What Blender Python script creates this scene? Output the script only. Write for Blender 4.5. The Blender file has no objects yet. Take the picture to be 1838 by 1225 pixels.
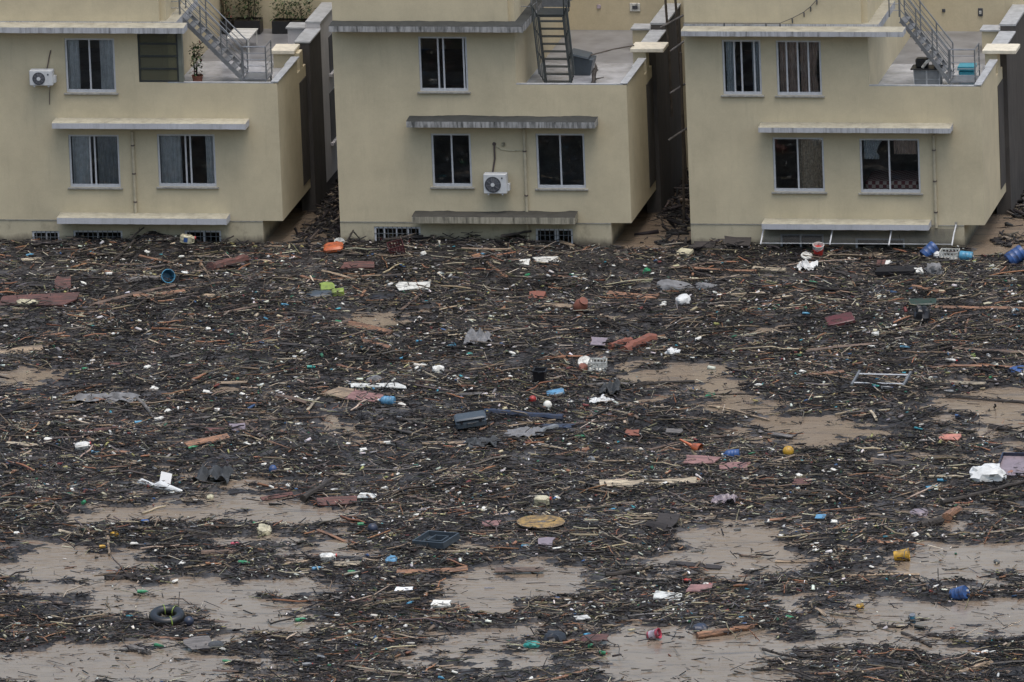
import bpy, math, random
import numpy as np
from mathutils import Vector, Matrix

random.seed(7)
rng = np.random.default_rng(11)
rad = math.radians
scene = bpy.context.scene
COL = scene.collection

# ------------------------------------------------------------------ camera
PW, PH = 1838.0, 1225.0                         # size of the photograph, pixel coordinates below refer to it
FPX = 919.0 / math.tan(rad(2.0))                # very long lens: 4 degrees across
PITCH, YAW, ROLL, DIST = rad(14.0), rad(10.9), rad(2.23), FPX / 60.0
TGT = np.array([5.095, 0.0, -2.927])            # point of the facade plane at the picture centre
FW = np.array([-math.sin(YAW) * math.cos(PITCH), math.cos(YAW) * math.cos(PITCH), -math.sin(PITCH)])
R0 = np.array([math.cos(YAW), math.sin(YAW), 0.0])
U0 = np.cross(R0, FW)
RV = R0 * math.cos(ROLL) - U0 * math.sin(ROLL)
UV = U0 * math.cos(ROLL) + R0 * math.sin(ROLL)
CAMP = TGT - DIST * FW
cd = bpy.data.cameras.new("camera")
cam = bpy.data.objects.new("camera", cd)
COL.objects.link(cam)
cd.sensor_width = 36.0
cd.lens = 36.0 * FPX / PW
cd.clip_start = 1.0
cd.clip_end = 3000.0
M = Matrix(((RV[0], UV[0], -FW[0], CAMP[0]), (RV[1], UV[1], -FW[1], CAMP[1]), (RV[2], UV[2], -FW[2], CAMP[2]), (0, 0, 0, 1)))
cam.matrix_world = M
scene.camera = cam

# ------------------------------------------------------------------ light: overcast afternoon
SUN_EL, SUN_AZ = rad(75), rad(140)
world = bpy.data.worlds.new("World")
scene.world = world
world.use_nodes = True
nt = world.node_tree
nt.nodes.clear()
sky = nt.nodes.new("ShaderNodeTexSky")
sky.sky_type = 'NISHITA'
sky.sun_disc = False
sky.sun_elevation = SUN_EL
sky.sun_rotation = SUN_AZ
sky.air_density = 2.0
sky.dust_density = 8.0
sky.ozone_density = 6.0
bg = nt.nodes.new("ShaderNodeBackground")
bg.inputs[1].default_value = 0.15
wo = nt.nodes.new("ShaderNodeOutputWorld")
nt.links.new(sky.outputs[0], bg.inputs[0])
nt.links.new(bg.outputs[0], wo.inputs[0])
sl = bpy.data.lights.new("sun", 'SUN')
sl.energy = 0.5
sl.angle = rad(25)
sl.color = (1.0, 0.985, 0.965)
so = bpy.data.objects.new("sun", sl)
COL.objects.link(so)
sd = Vector((math.sin(SUN_AZ) * math.cos(SUN_EL), math.cos(SUN_AZ) * math.cos(SUN_EL), math.sin(SUN_EL)))
so.rotation_euler = sd.to_track_quat('Z', 'Y').to_euler()
scene.view_settings.view_transform = 'Standard'
scene.view_settings.look = 'None'
scene.view_settings.gamma = 1.0
scene.view_settings.use_curve_mapping = False
scene.view_settings.exposure = 0.38
scene.render.engine = 'CYCLES'
scene.cycles.max_bounces = 6

# ------------------------------------------------------------------ pixel -> place
def ray(px, py):
    return FW + RV * ((px - PW / 2) / FPX) - UV * ((py - PH / 2) / FPX)
def on(px, py, ax, val):
    d = ray(px, py)
    return CAMP + d * ((val - CAMP[ax]) / d[ax])
def fac(px, py, y=0.0):                         # point on a plane parallel to the facades
    p = on(px, py, 1, y)
    return float(p[0]), float(p[2])
def gnd(px, py, z=0.0):                         # point on a level plane (the water by default)
    p = on(px, py, 2, z)
    return Vector((float(p[0]), float(p[1]), float(p[2])))
def topx(x, y, z=0.0):                          # world -> photo pixel, arrays allowed
    dx, dy, dz = x - CAMP[0], y - CAMP[1], z - CAMP[2]
    w = dx * FW[0] + dy * FW[1] + dz * FW[2]
    return PW / 2 + FPX * (dx * RV[0] + dy * RV[1] + dz * RV[2]) / w, PH / 2 - FPX * (dx * UV[0] + dy * UV[1] + dz * UV[2]) / w

# ------------------------------------------------------------------ mesh helper
class MB:
    def __init__(s):
        s.v, s.f = [], []
    def add(s, vs, fs):
        n = len(s.v)
        s.v += [tuple(p) for p in vs]
        s.f += [tuple(i + n for i in f) for f in fs]
        return s
    def box(s, x0, x1, y0, y1, z0, z1):
        return s.add([(x0, y0, z0), (x1, y0, z0), (x1, y1, z0), (x0, y1, z0), (x0, y0, z1), (x1, y0, z1), (x1, y1, z1), (x0, y1, z1)],
                     [(0, 3, 2, 1), (4, 5, 6, 7), (0, 1, 5, 4), (1, 2, 6, 5), (2, 3, 7, 6), (3, 0, 4, 7)])
    def cbox(s, x0, x1, y0, y1, z0, z1, c=0.02):  # box with chamfered edges
        a, b, d = (x0 + x1) / 2, (y0 + y1) / 2, (z0 + z1) / 2
        hx, hy, hz = (x1 - x0) / 2, (y1 - y0) / 2, (z1 - z0) / 2
        c = min(c, hx * .9, hy * .9, hz * .9)
        rings = []
        for z, k in ((-hz, c), (-hz + c, 0), (hz - c, 0), (hz, c)):
            X, Y = hx - k, hy - k
            rings.append([(a - X + c, b - Y, d + z), (a + X - c, b - Y, d + z), (a + X, b - Y + c, d + z), (a + X, b + Y - c, d + z),
                          (a + X - c, b + Y, d + z), (a - X + c, b + Y, d + z), (a - X, b + Y - c, d + z), (a - X, b - Y + c, d + z)])
        return s.loft(rings)
    def loft(s, rings, cap=True, closed=True):
        n = len(rings[0])
        vs = [p for r in rings for p in r]
        fs = []
        for i in range(len(rings) - 1):
            for j in range(n if closed else n - 1):
                k = (j + 1) % n
                fs.append((i * n + j, i * n + k, (i + 1) * n + k, (i + 1) * n + j))
        if cap and closed:
            fs.append(tuple(range(n))[::-1])
            fs.append(tuple(range((len(rings) - 1) * n, len(rings) * n)))
        return s.add(vs, fs)
    def tube(s, pts, r, n=8, cap=True):
        pts = [Vector(p) for p in pts]
        rings = []
        ref = None
        for i, p in enumerate(pts):
            t = (pts[min(i + 1, len(pts) - 1)] - pts[max(i - 1, 0)]).normalized()
            if ref is None:
                ref = Vector((0, 0, 1)) if abs(t.z) < 0.9 else Vector((1, 0, 0))
            a = t.cross(ref).normalized()
            b = a.cross(t).normalized()
            ref = b
            rr = r[i] if isinstance(r, (list, tuple)) else r
            rings.append([p + (a * math.cos(2 * math.pi * k / n) + b * math.sin(2 * math.pi * k / n)) * rr for k in range(n)])
        return s.loft([[tuple(q) for q in g][::-1] for g in rings], cap)
    def lathe(s, prof, n=16, axis='Z', at=(0, 0, 0)):
        rings = []
        for r, z in prof:
            ring = []
            for k in range(n):
                a = 2 * math.pi * k / n
                p = (r * math.cos(a), r * math.sin(a), z)
                if axis == 'X':
                    p = (p[2], p[0], p[1])
                elif axis == 'Y':
                    p = (p[1], p[2], p[0])
                ring.append((p[0] + at[0], p[1] + at[1], p[2] + at[2]))
            rings.append(ring)
        return s.loft(rings)
    def prism(s, poly, z0, z1):
        return s.loft([[(x, y, z0) for x, y in poly], [(x, y, z1) for x, y in poly]])
    def build(s, name, mat, parent=None, off=(0, 0, 0), smooth=True):
        me = bpy.data.meshes.new(name)
        me.from_pydata([(x - off[0], y - off[1], z - off[2]) for x, y, z in s.v], [], s.f)
        me.validate()
        if mat is not None:
            me.materials.append(mat)
        if smooth:
            me.shade_smooth()
            me.set_sharp_from_angle(angle=0.6)
        o = bpy.data.objects.new(name, me)
        COL.objects.link(o)
        o.parent = parent
        return o

def tag(o, label=None, cat=None, group=None, kind=None):
    if label: o['label'] = label
    if cat: o['category'] = cat
    if group: o['group'] = group
    if kind: o['kind'] = kind
    return o
def empty(name, loc=(0, 0, 0), rz=0.0):
    o = bpy.data.objects.new(name, None)
    COL.objects.link(o)
    o.location = loc
    o.rotation_euler = (0, 0, rz)
    o.empty_display_size = 0.2
    return o

# ------------------------------------------------------------------ materials
MATS = {}
def mat(name, col, rough=0.6, var=0.15, scale=3.0, bump=0.0, bscale=30.0, dirt=0.0, dirtcol=(0.045, 0.038, 0.032), dscale=4.0, stretch=(1, 1, 1), spec=0.5, metal=0.0, coord='Object'):
    if name in MATS:
        return MATS[name]
    m = bpy.data.materials.new(name)
    m.use_nodes = True
    n, l = m.node_tree.nodes, m.node_tree.links
    b = n["Principled BSDF"]
    tc = n.new("ShaderNodeTexCoord")
    mp = n.new("ShaderNodeMapping")
    mp.inputs[3].default_value = stretch
    l.new(tc.outputs[coord], mp.inputs[0])
    oi = n.new("ShaderNodeObjectInfo")
    addv = n.new("ShaderNodeVectorMath"); addv.operation = 'ADD'
    mulv = n.new("ShaderNodeMath"); mulv.operation = 'MULTIPLY'; mulv.inputs[1].default_value = 37.0
    l.new(oi.outputs['Random'], mulv.inputs[0])
    l.new(mp.outputs[0], addv.inputs[0]); l.new(mulv.outputs[0], addv.inputs[1])
    vec = addv.outputs[0]
    ns = n.new("ShaderNodeTexNoise")
    ns.inputs['Scale'].default_value = scale; ns.inputs['Detail'].default_value = 8; ns.inputs['Roughness'].default_value = 0.65
    l.new(vec, ns.inputs['Vector'])
    rp = n.new("ShaderNodeMapRange")
    rp.inputs[1].default_value = 0.3; rp.inputs[2].default_value = 0.7
    rp.inputs[3].default_value = 1 - var * 1.6; rp.inputs[4].default_value = 1 + var
    l.new(ns.outputs[0], rp.inputs[0])
    mx = n.new("ShaderNodeMix"); mx.data_type = 'RGBA'; mx.blend_type = 'MULTIPLY'
    mx.inputs[0].default_value = 1.0
    mx.inputs[6].default_value = (*col, 1)
    l.new(rp.outputs[0], mx.inputs[7])
    outc = mx.outputs[2]
    if dirt > 0:
        dn = n.new("ShaderNodeTexNoise")
        dn.inputs['Scale'].default_value = dscale; dn.inputs['Detail'].default_value = 10; dn.inputs['Roughness'].default_value = 0.7
        l.new(vec, dn.inputs['Vector'])
        dr = n.new("ShaderNodeMapRange")
        dr.inputs[1].default_value = 0.62 - dirt * 0.3; dr.inputs[2].default_value = 0.75 - dirt * 0.2
        l.new(dn.outputs[0], dr.inputs[0])
        dm = n.new("ShaderNodeMath"); dm.operation = 'MULTIPLY'; dm.inputs[1].default_value = min(1, 0.5 + dirt * 0.5)
        l.new(dr.outputs[0], dm.inputs[0])
        m2 = n.new("ShaderNodeMix"); m2.data_type = 'RGBA'
        l.new(dm.outputs[0], m2.inputs[0]); l.new(outc, m2.inputs[6])
        m2.inputs[7].default_value = (*dirtcol, 1)
        outc = m2.outputs[2]
    l.new(outc, b.inputs['Base Color'])
    b.inputs['Roughness'].default_value = rough
    b.inputs['Specular IOR Level'].default_value = spec
    b.inputs['Metallic'].default_value = metal
    if bump > 0:
        bn = n.new("ShaderNodeTexNoise")
        bn.inputs['Scale'].default_value = bscale; bn.inputs['Detail'].default_value = 4
        l.new(vec, bn.inputs['Vector'])
        bp = n.new("ShaderNodeBump"); bp.inputs['Strength'].default_value = bump; bp.inputs['Distance'].default_value = 0.02
        l.new(bn.outputs[0], bp.inputs['Height'])
        l.new(bp.outputs[0], b.inputs['Normal'])
    MATS[name] = m
    return m

def streak_mat(name, col, streakcol, amount, xs=9.0, zs=0.9, rough=0.8, topcol=None, thr=0.5, tide=False, width=0.25):
    """wall or slab paint with vertical rain streaks, in metres (object space)"""
    m = bpy.data.materials.new(name)
    m.use_nodes = True
    n, l = m.node_tree.nodes, m.node_tree.links
    b = n["Principled BSDF"]
    tc = n.new("ShaderNodeTexCoord")
    wpos = n.new("ShaderNodeNewGeometry").outputs['Position']   # world metres, so that no two houses age alike
    def noise(sc, stretch, det=6, ro=0.6):
        mp = n.new("ShaderNodeMapping"); mp.inputs[3].default_value = stretch
        l.new(wpos, mp.inputs[0])
        t = n.new("ShaderNodeTexNoise")
        t.inputs['Scale'].default_value = sc; t.inputs['Detail'].default_value = det; t.inputs['Roughness'].default_value = ro
        l.new(mp.outputs[0], t.inputs['Vector'])
        return t.outputs[0]
    def rng_(s, a, b_, c, d):
        r = n.new("ShaderNodeMapRange")
        r.inputs[1].default_value, r.inputs[2].default_value, r.inputs[3].default_value, r.inputs[4].default_value = a, b_, c, d
        l.new(s, r.inputs[0]); return r.outputs[0]
    def mixc(f, a, b_, mode='MIX'):
        x = n.new("ShaderNodeMix"); x.data_type = 'RGBA'; x.blend_type = mode
        if isinstance(f, float): x.inputs[0].default_value = f
        else: l.new(f, x.inputs[0])
        for i, q in ((6, a), (7, b_)):
            if isinstance(q, tuple): x.inputs[i].default_value = (*q, 1)
            else: l.new(q, x.inputs[i])
        return x.outputs[2]
    big = rng_(noise(0.7, (1, 1, 1), 10, 0.7), 0.3, 0.7, 0.86, 1.1)
    fine = rng_(noise(28, (1, 1, 1), 3), 0.2, 0.8, 0.94, 1.06)
    c = mixc(1.0, col, big, 'MULTIPLY')
    c = mixc(1.0, c, fine, 'MULTIPLY')
    if 'plaster' in name:                       # damp patches of the render coat
        dp = rng_(noise(0.45, (1, 1, 1.3), 12, 0.75), 0.54, 0.68, 0.0, 0.38)
        c = mixc(dp, c, tuple(q * 0.72 for q in col))
    st = rng_(noise(1.0, (xs, xs, zs), 8, 0.7), thr, thr + width, 0.0, amount)
    c = mixc(st, c, streakcol)
    if topcol:
        ge = n.new("ShaderNodeNewGeometry"); sx = n.new("ShaderNodeSeparateXYZ")
        l.new(ge.outputs['Normal'], sx.inputs[0])
        up = rng_(sx.outputs[2], 0.3, 0.6, 0.0, 1.0)
        tcn = mixc(1.0, topcol, rng_(noise(3.0, (1, 1, 1), 10, 0.75), 0.25, 0.75, 0.55, 1.3), 'MULTIPLY')
        c = mixc(up, c, tcn)
    if tide:                                    # mud line left by the flood just above the water
        sz = n.new("ShaderNodeSeparateXYZ"); l.new(tc.outputs['Object'], sz.inputs[0])
        ad = n.new("ShaderNodeMath"); ad.operation = 'MULTIPLY_ADD'; ad.inputs[1].default_value = 0.45
        l.new(noise(2.2, (1, 1, .6), 8, .7), ad.inputs[0]); l.new(sz.outputs[2], ad.inputs[2])
        c = mixc(rng_(ad.outputs[0], 0.30, 0.52, 0.85, 0.0), c, (0.075, 0.062, 0.05))
    l.new(c, b.inputs['Base Color'])
    b.inputs['Roughness'].default_value = rough
    b.inputs['Specular IOR Level'].default_value = 0.3
    bp = n.new("ShaderNodeBump"); bp.inputs['Strength'].default_value = 0.25; bp.inputs['Distance'].default_value = 0.01
    l.new(noise(60, (1, 1, 1), 3), bp.inputs['Height'])
    l.new(bp.outputs[0], b.inputs['Normal'])
    MATS[name] = m
    return m

BEIGE = (0.535, 0.466, 0.323)
streak_mat('plaster', BEIGE, (0.28, 0.245, 0.18), 0.30, 4, 0.6, thr=0.54)
streak_mat('plaster_low', (0.46, 0.41, 0.295), (0.10, 0.09, 0.07), 0.6, 2.5, 1.6, thr=0.52, tide=True)
streak_mat('canopy_clean', (0.46, 0.465, 0.49), (0.20, 0.20, 0.20), 0.45, 8, 0.6, topcol=(0.40, 0.37, 0.285), thr=0.5)
streak_mat('canopy_worn', (0.44, 0.445, 0.465), (0.05, 0.05, 0.05), 0.85, 10, 0.8, topcol=(0.35, 0.325, 0.255), thr=0.48)
streak_mat('canopy_mouldy', (0.38, 0.375, 0.37), (0.03, 0.033, 0.03), 0.97, 9, 1.1, topcol=(0.042, 0.044, 0.042), thr=0.42, width=0.22)
streak_mat('canopy_mossy', (0.36, 0.33, 0.26), (0.035, 0.035, 0.03), 0.9, 8, 1.0, topcol=(0.055, 0.052, 0.045), thr=0.45, width=0.22)
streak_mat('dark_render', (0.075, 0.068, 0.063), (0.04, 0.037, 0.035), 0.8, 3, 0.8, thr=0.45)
streak_mat('white_render', (0.52, 0.51, 0.52), (0.2, 0.2, 0.2), 0.4, 5, 0.5)
mat('coping', (0.36, 0.37, 0.38), 0.5, 0.2, 4)
mat('terrace', (0.20, 0.203, 0.218), 0.3, 0.25, 1.3, spec=0.6)
mat('terrace_wet', (0.38, 0.39, 0.42), 0.12, 0.3, 1.5, spec=0.7)
mat('cap_stone', (0.62, 0.57, 0.46), 0.7, 0.12, 6)
mat('aluminium', (0.52, 0.53, 0.55), 0.4, 0.08, 8)
mat('sill', (0.30, 0.29, 0.26), 0.8, 0.25, 8)
mat('steel', (0.22, 0.23, 0.245), 0.42, 0.15, 6, metal=0.5)
mat('green_steel', (0.045, 0.052, 0.053), 0.5, 0.2, 6, metal=0.3)
mat('pipe_paint', (0.45, 0.40, 0.29), 0.6, 0.15, 5)
mat('bars', (0.13, 0.14, 0.15), 0.6, 0.15, 6)
mat('curtain_grey', (0.72, 0.69, 0.70), 0.9, 0.15, 6)
mat('curtain_dark', (0.42, 0.41, 0.42), 0.9, 0.15, 6)
mat('curtain_brown', (0.56, 0.40, 0.34), 0.9, 0.3, 12, stretch=(1, 1, .3))
mat('curtain_tan', (0.60, 0.46, 0.35), 0.9, 0.35, 14)
mat('curtain_lace', (0.62, 0.63, 0.66), 0.9, 0.3, 25)
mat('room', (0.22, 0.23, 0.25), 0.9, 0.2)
mat('ac_white', (0.58, 0.59, 0.60), 0.45, 0.08, 8)
mat('ac_dark', (0.05, 0.055, 0.065), 0.6, 0.2, 8)
mat('ac_grille', (0.17, 0.175, 0.20), 0.5, 0.2, 8)
mat('cable_brown', (0.10, 0.075, 0.07), 0.7, 0.2)
mat('black_plastic', (0.018, 0.019, 0.022), 0.4, 0.25, 5, dirt=0.15)
mat('leaf', (0.05, 0.085, 0.03), 0.5, 0.4, 9)
mat('leaf_red', (0.22, 0.05, 0.05), 0.5, 0.4, 9)
mat('bench_paint', (0.62, 0.62, 0.60), 0.5, 0.1)
mat('bamboo', (0.075, 0.06, 0.048), 0.6, 0.3, 6)

def glass_mat(name, tint, refl_rough=0.03, opac=0.0, col=(0.2, 0.22, 0.2), ior=1.5):
    m = bpy.data.materials.new(name)
    m.use_nodes = True
    n, l = m.node_tree.nodes, m.node_tree.links
    n.clear()
    out = n.new("ShaderNodeOutputMaterial")
    tr = n.new("ShaderNodeBsdfTransparent"); tr.inputs[0].default_value = (*tint, 1)
    gl = n.new("ShaderNodeBsdfGlossy"); gl.inputs['Roughness'].default_value = refl_rough
    gl.inputs[0].default_value = (1, 1, 1, 1)
    fr = n.new("ShaderNodeFresnel"); fr.inputs[0].default_value = ior
    mx = n.new("ShaderNodeMixShader")
    l.new(fr.outputs[0], mx.inputs[0]); l.new(tr.outputs[0], mx.inputs[1]); l.new(gl.outputs[0], mx.inputs[2])
    last = mx.outputs[0]
    if opac > 0:
        df = n.new("ShaderNodeBsdfDiffuse"); df.inputs[0].default_value = (*col, 1)
        m2 = n.new("ShaderNodeMixShader"); m2.inputs[0].default_value = opac
        l.new(last, m2.inputs[1]); l.new(df.outputs[0], m2.inputs[2]); last = m2.outputs[0]
    l.new(last, out.inputs[0])
    MATS[name] = m
    return m
glass_mat('glass', (0.86, 0.89, 0.90))
glass_mat('glass_olive', (0.45, 0.47, 0.38), 0.12, 0.45, (0.21, 0.20, 0.135))
glass_mat('glass_awning', (0.80, 0.81, 0.81), 0.15, 0.05, (0.30, 0.30, 0.30), 1.12)

# debris materials
WOOD = dict(stretch=(0.6, 5, 5), rough=0.7, var=0.45, scale=4.0, dirt=0.6, dirtcol=(0.038, 0.034, 0.031), dscale=3.2, bump=0.3)
mat('wood_tan', (0.34, 0.25, 0.165), **WOOD)
mat('wood_pale', (0.50, 0.42, 0.30), **WOOD)
mat('wood_orange', (0.29, 0.15, 0.085), **WOOD)
mat('wood_brown', (0.15, 0.10, 0.072), **WOOD)
mat('wood_red', (0.13, 0.052, 0.042), **WOOD)
mat('wood_grey', (0.17, 0.155, 0.145), **WOOD)
mat('wood_dark', (0.035, 0.029, 0.027), **{**WOOD, 'dirt': 0.1})
mat('wood_pink', (0.25, 0.135, 0.125), **{**WOOD, 'dirt': 0.2})
mat('bark', (0.04, 0.033, 0.028), 0.8, 0.4, 5, bump=0.6, bscale=20, stretch=(0.5, 3, 3))
def plastic(name, col, dirt=0.5, rough=0.4):
    return mat(name, col, rough, 0.12, 6, dirt=dirt, dscale=5)
plastic('pl_white', (0.62, 0.62, 0.58)); plastic('pl_cream', (0.52, 0.48, 0.33)); plastic('pl_blue', (0.03, 0.085, 0.25))
plastic('pl_cyan', (0.06, 0.25, 0.40)); plastic('pl_lblue', (0.10, 0.26, 0.42)); plastic('pl_red', (0.45, 0.035, 0.03))
plastic('pl_orange', (0.46, 0.11, 0.035)); plastic('pl_yellow', (0.52, 0.30, 0.03)); plastic('pl_lime', (0.22, 0.30, 0.06))
plastic('pl_green', (0.03, 0.22, 0.10)); plastic('pl_dgreen', (0.02, 0.045, 0.035)); plastic('pl_black', (0.014, 0.014, 0.017), 0.1)
plastic('pl_navy', (0.02, 0.03, 0.06)); plastic('pl_pink', (0.45, 0.06, 0.10)); plastic('pl_slate', (0.05, 0.065, 0.08), 0.15)
plastic('pl_grey', (0.17, 0.18, 0.19)); plastic('pl_lilac', (0.42, 0.36, 0.42)); plastic('pl_teal', (0.03, 0.28, 0.24))
plastic('pl_maroon', (0.10, 0.03, 0.035)); plastic('pl_salmon', (0.50, 0.20, 0.14)); plastic('pl_turq', (0.04, 0.24, 0.31), 0.1)
plastic('pl_terra', (0.20, 0.07, 0.045), 0.35, 0.7); plastic('pl_mauve', (0.22, 0.18, 0.20), 0.3); plastic('pl_yellowtop', (0.38, 0.24, 0.075), 0.75, 0.6)
mat('rubber', (0.013, 0.014, 0.016), 0.35, 0.2, 6)
mat('foam', (0.66, 0.65, 0.60), 0.85, 0.1, 8, dirt=0.25, dscale=6)
mat('cloth_grey', (0.17, 0.17, 0.175), 0.8, 0.25, 5, dirt=0.3)
mat('cloth_dark', (0.05, 0.055, 0.06), 0.8, 0.25, 5, dirt=0.2)
mat('cloth_white', (0.60, 0.61, 0.60), 0.6, 0.12, 6, dirt=0.25)
mat('paper_white', (0.70, 0.70, 0.70), 0.8, 0.05, 6)

# coloured bits of the loose litter keep their own colour in a mesh attribute
def attr_mat(name, rough=0.65):
    m = bpy.data.materials.new(name)
    m.use_nodes = True
    n, l = m.node_tree.nodes, m.node_tree.links
    a = n.new("ShaderNodeAttribute"); a.attribute_name = "piece_colour"
    l.new(a.outputs['Color'], n["Principled BSDF"].inputs['Base Color'])
    n["Principled BSDF"].inputs['Roughness'].default_value = rough
    n["Principled BSDF"].inputs['Specular IOR Level'].default_value = 0.22
    MATS[name] = m
    return m
attr_mat('litter', 0.6)

# water: silty brown, slightly rippled
def water_mat():
    m = bpy.data.materials.new('flood_water')
    m.use_nodes = True
    n, l = m.node_tree.nodes, m.node_tree.links
    b = n["Principled BSDF"]
    tc = n.new("ShaderNodeTexCoord")
    ns = n.new("ShaderNodeTexNoise"); ns.inputs['Scale'].default_value = 0.35; ns.inputs['Detail'].default_value = 8; ns.inputs['Roughness'].default_value = 0.65
    l.new(tc.outputs['Object'], ns.inputs['Vector'])
    cr = n.new("ShaderNodeValToRGB")
    cr.color_ramp.elements[0].position = 0.3; cr.color_ramp.elements[0].color = (0.180, 0.132, 0.092, 1)
    cr.color_ramp.elements[1].position = 0.7; cr.color_ramp.elements[1].color = (0.250, 0.203, 0.158, 1)
    l.new(ns.outputs[0], cr.inputs[0])
    # thin drifting films of dark silt on the surface
    fm = n.new("ShaderNodeMapping"); fm.inputs[3].default_value = (0.45, 1.9, 1.0)
    l.new(tc.outputs['Object'], fm.inputs[0])
    fn = n.new("ShaderNodeTexNoise"); fn.inputs['Scale'].default_value = 1.1; fn.inputs['Detail'].default_value = 10; fn.inputs['Roughness'].default_value = 0.72
    l.new(fm.outputs[0], fn.inputs['Vector'])
    fr = n.new("ShaderNodeMapRange"); fr.inputs[1].default_value = 0.52; fr.inputs[2].default_value = 0.68; fr.inputs[4].default_value = 0.72
    l.new(fn.outputs[0], fr.inputs[0])
    fx = n.new("ShaderNodeMix"); fx.data_type = 'RGBA'; fx.inputs[7].default_value = (0.075, 0.070, 0.070, 1)
    l.new(fr.outputs[0], fx.inputs[0]); l.new(cr.outputs[0], fx.inputs[6]); l.new(fx.outputs[2], b.inputs['Base Color'])
    rr = n.new("ShaderNodeMapRange"); rr.inputs[1].default_value = 0.45; rr.inputs[2].default_value = 0.7; rr.inputs[3].default_value = 0.04; rr.inputs[4].default_value = 0.3
    l.new(fn.outputs[0], rr.inputs[0]); l.new(rr.outputs[0], b.inputs['Roughness'])
    b.inputs['IOR'].default_value = 1.52
    mp = n.new("ShaderNodeMapping"); mp.inputs[3].default_value = (1.0, 2.2, 1.0)
    l.new(tc.outputs['Object'], mp.inputs[0])
    n2 = n.new("ShaderNodeTexNoise"); n2.inputs['Scale'].default_value = 2.2; n2.inputs['Detail'].default_value = 5
    l.new(mp.outputs[0], n2.inputs['Vector'])
    bp = n.new("ShaderNodeBump"); bp.inputs['Strength'].default_value = 0.28; bp.inputs['Distance'].default_value = 0.05
    l.new(n2.outputs[0], bp.inputs['Height']); l.new(bp.outputs[0], b.inputs['Normal'])
    MATS['flood_water'] = m
    return m
water_mat()

# ------------------------------------------------------------------ noise on the ground
def vnoise(x, y, seed):
    r = np.random.default_rng(seed).random((256, 256))
    xi, yi = np.floor(x).astype(int), np.floor(y).astype(int)
    fx, fy = x - xi, y - yi
    fx, fy = fx * fx * (3 - 2 * fx), fy * fy * (3 - 2 * fy)
    a, b = r[xi % 256, yi % 256], r[(xi + 1) % 256, yi % 256]
    c, d = r[xi % 256, (yi + 1) % 256], r[(xi + 1) % 256, (yi + 1) % 256]
    return (a * (1 - fx) + b * fx) * (1 - fy) + (c * (1 - fx) + d * fx) * fy - 0.5
def fbm(x, y, seed, oct_=5, gain=0.55):
    s, a = 0, 1.0
    for i in range(oct_):
        s = s + a * vnoise(x * 2 ** i + 31.7 * i, y * 2 ** i + 17.3 * i, seed + i)
        a *= gain
    return s

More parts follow.
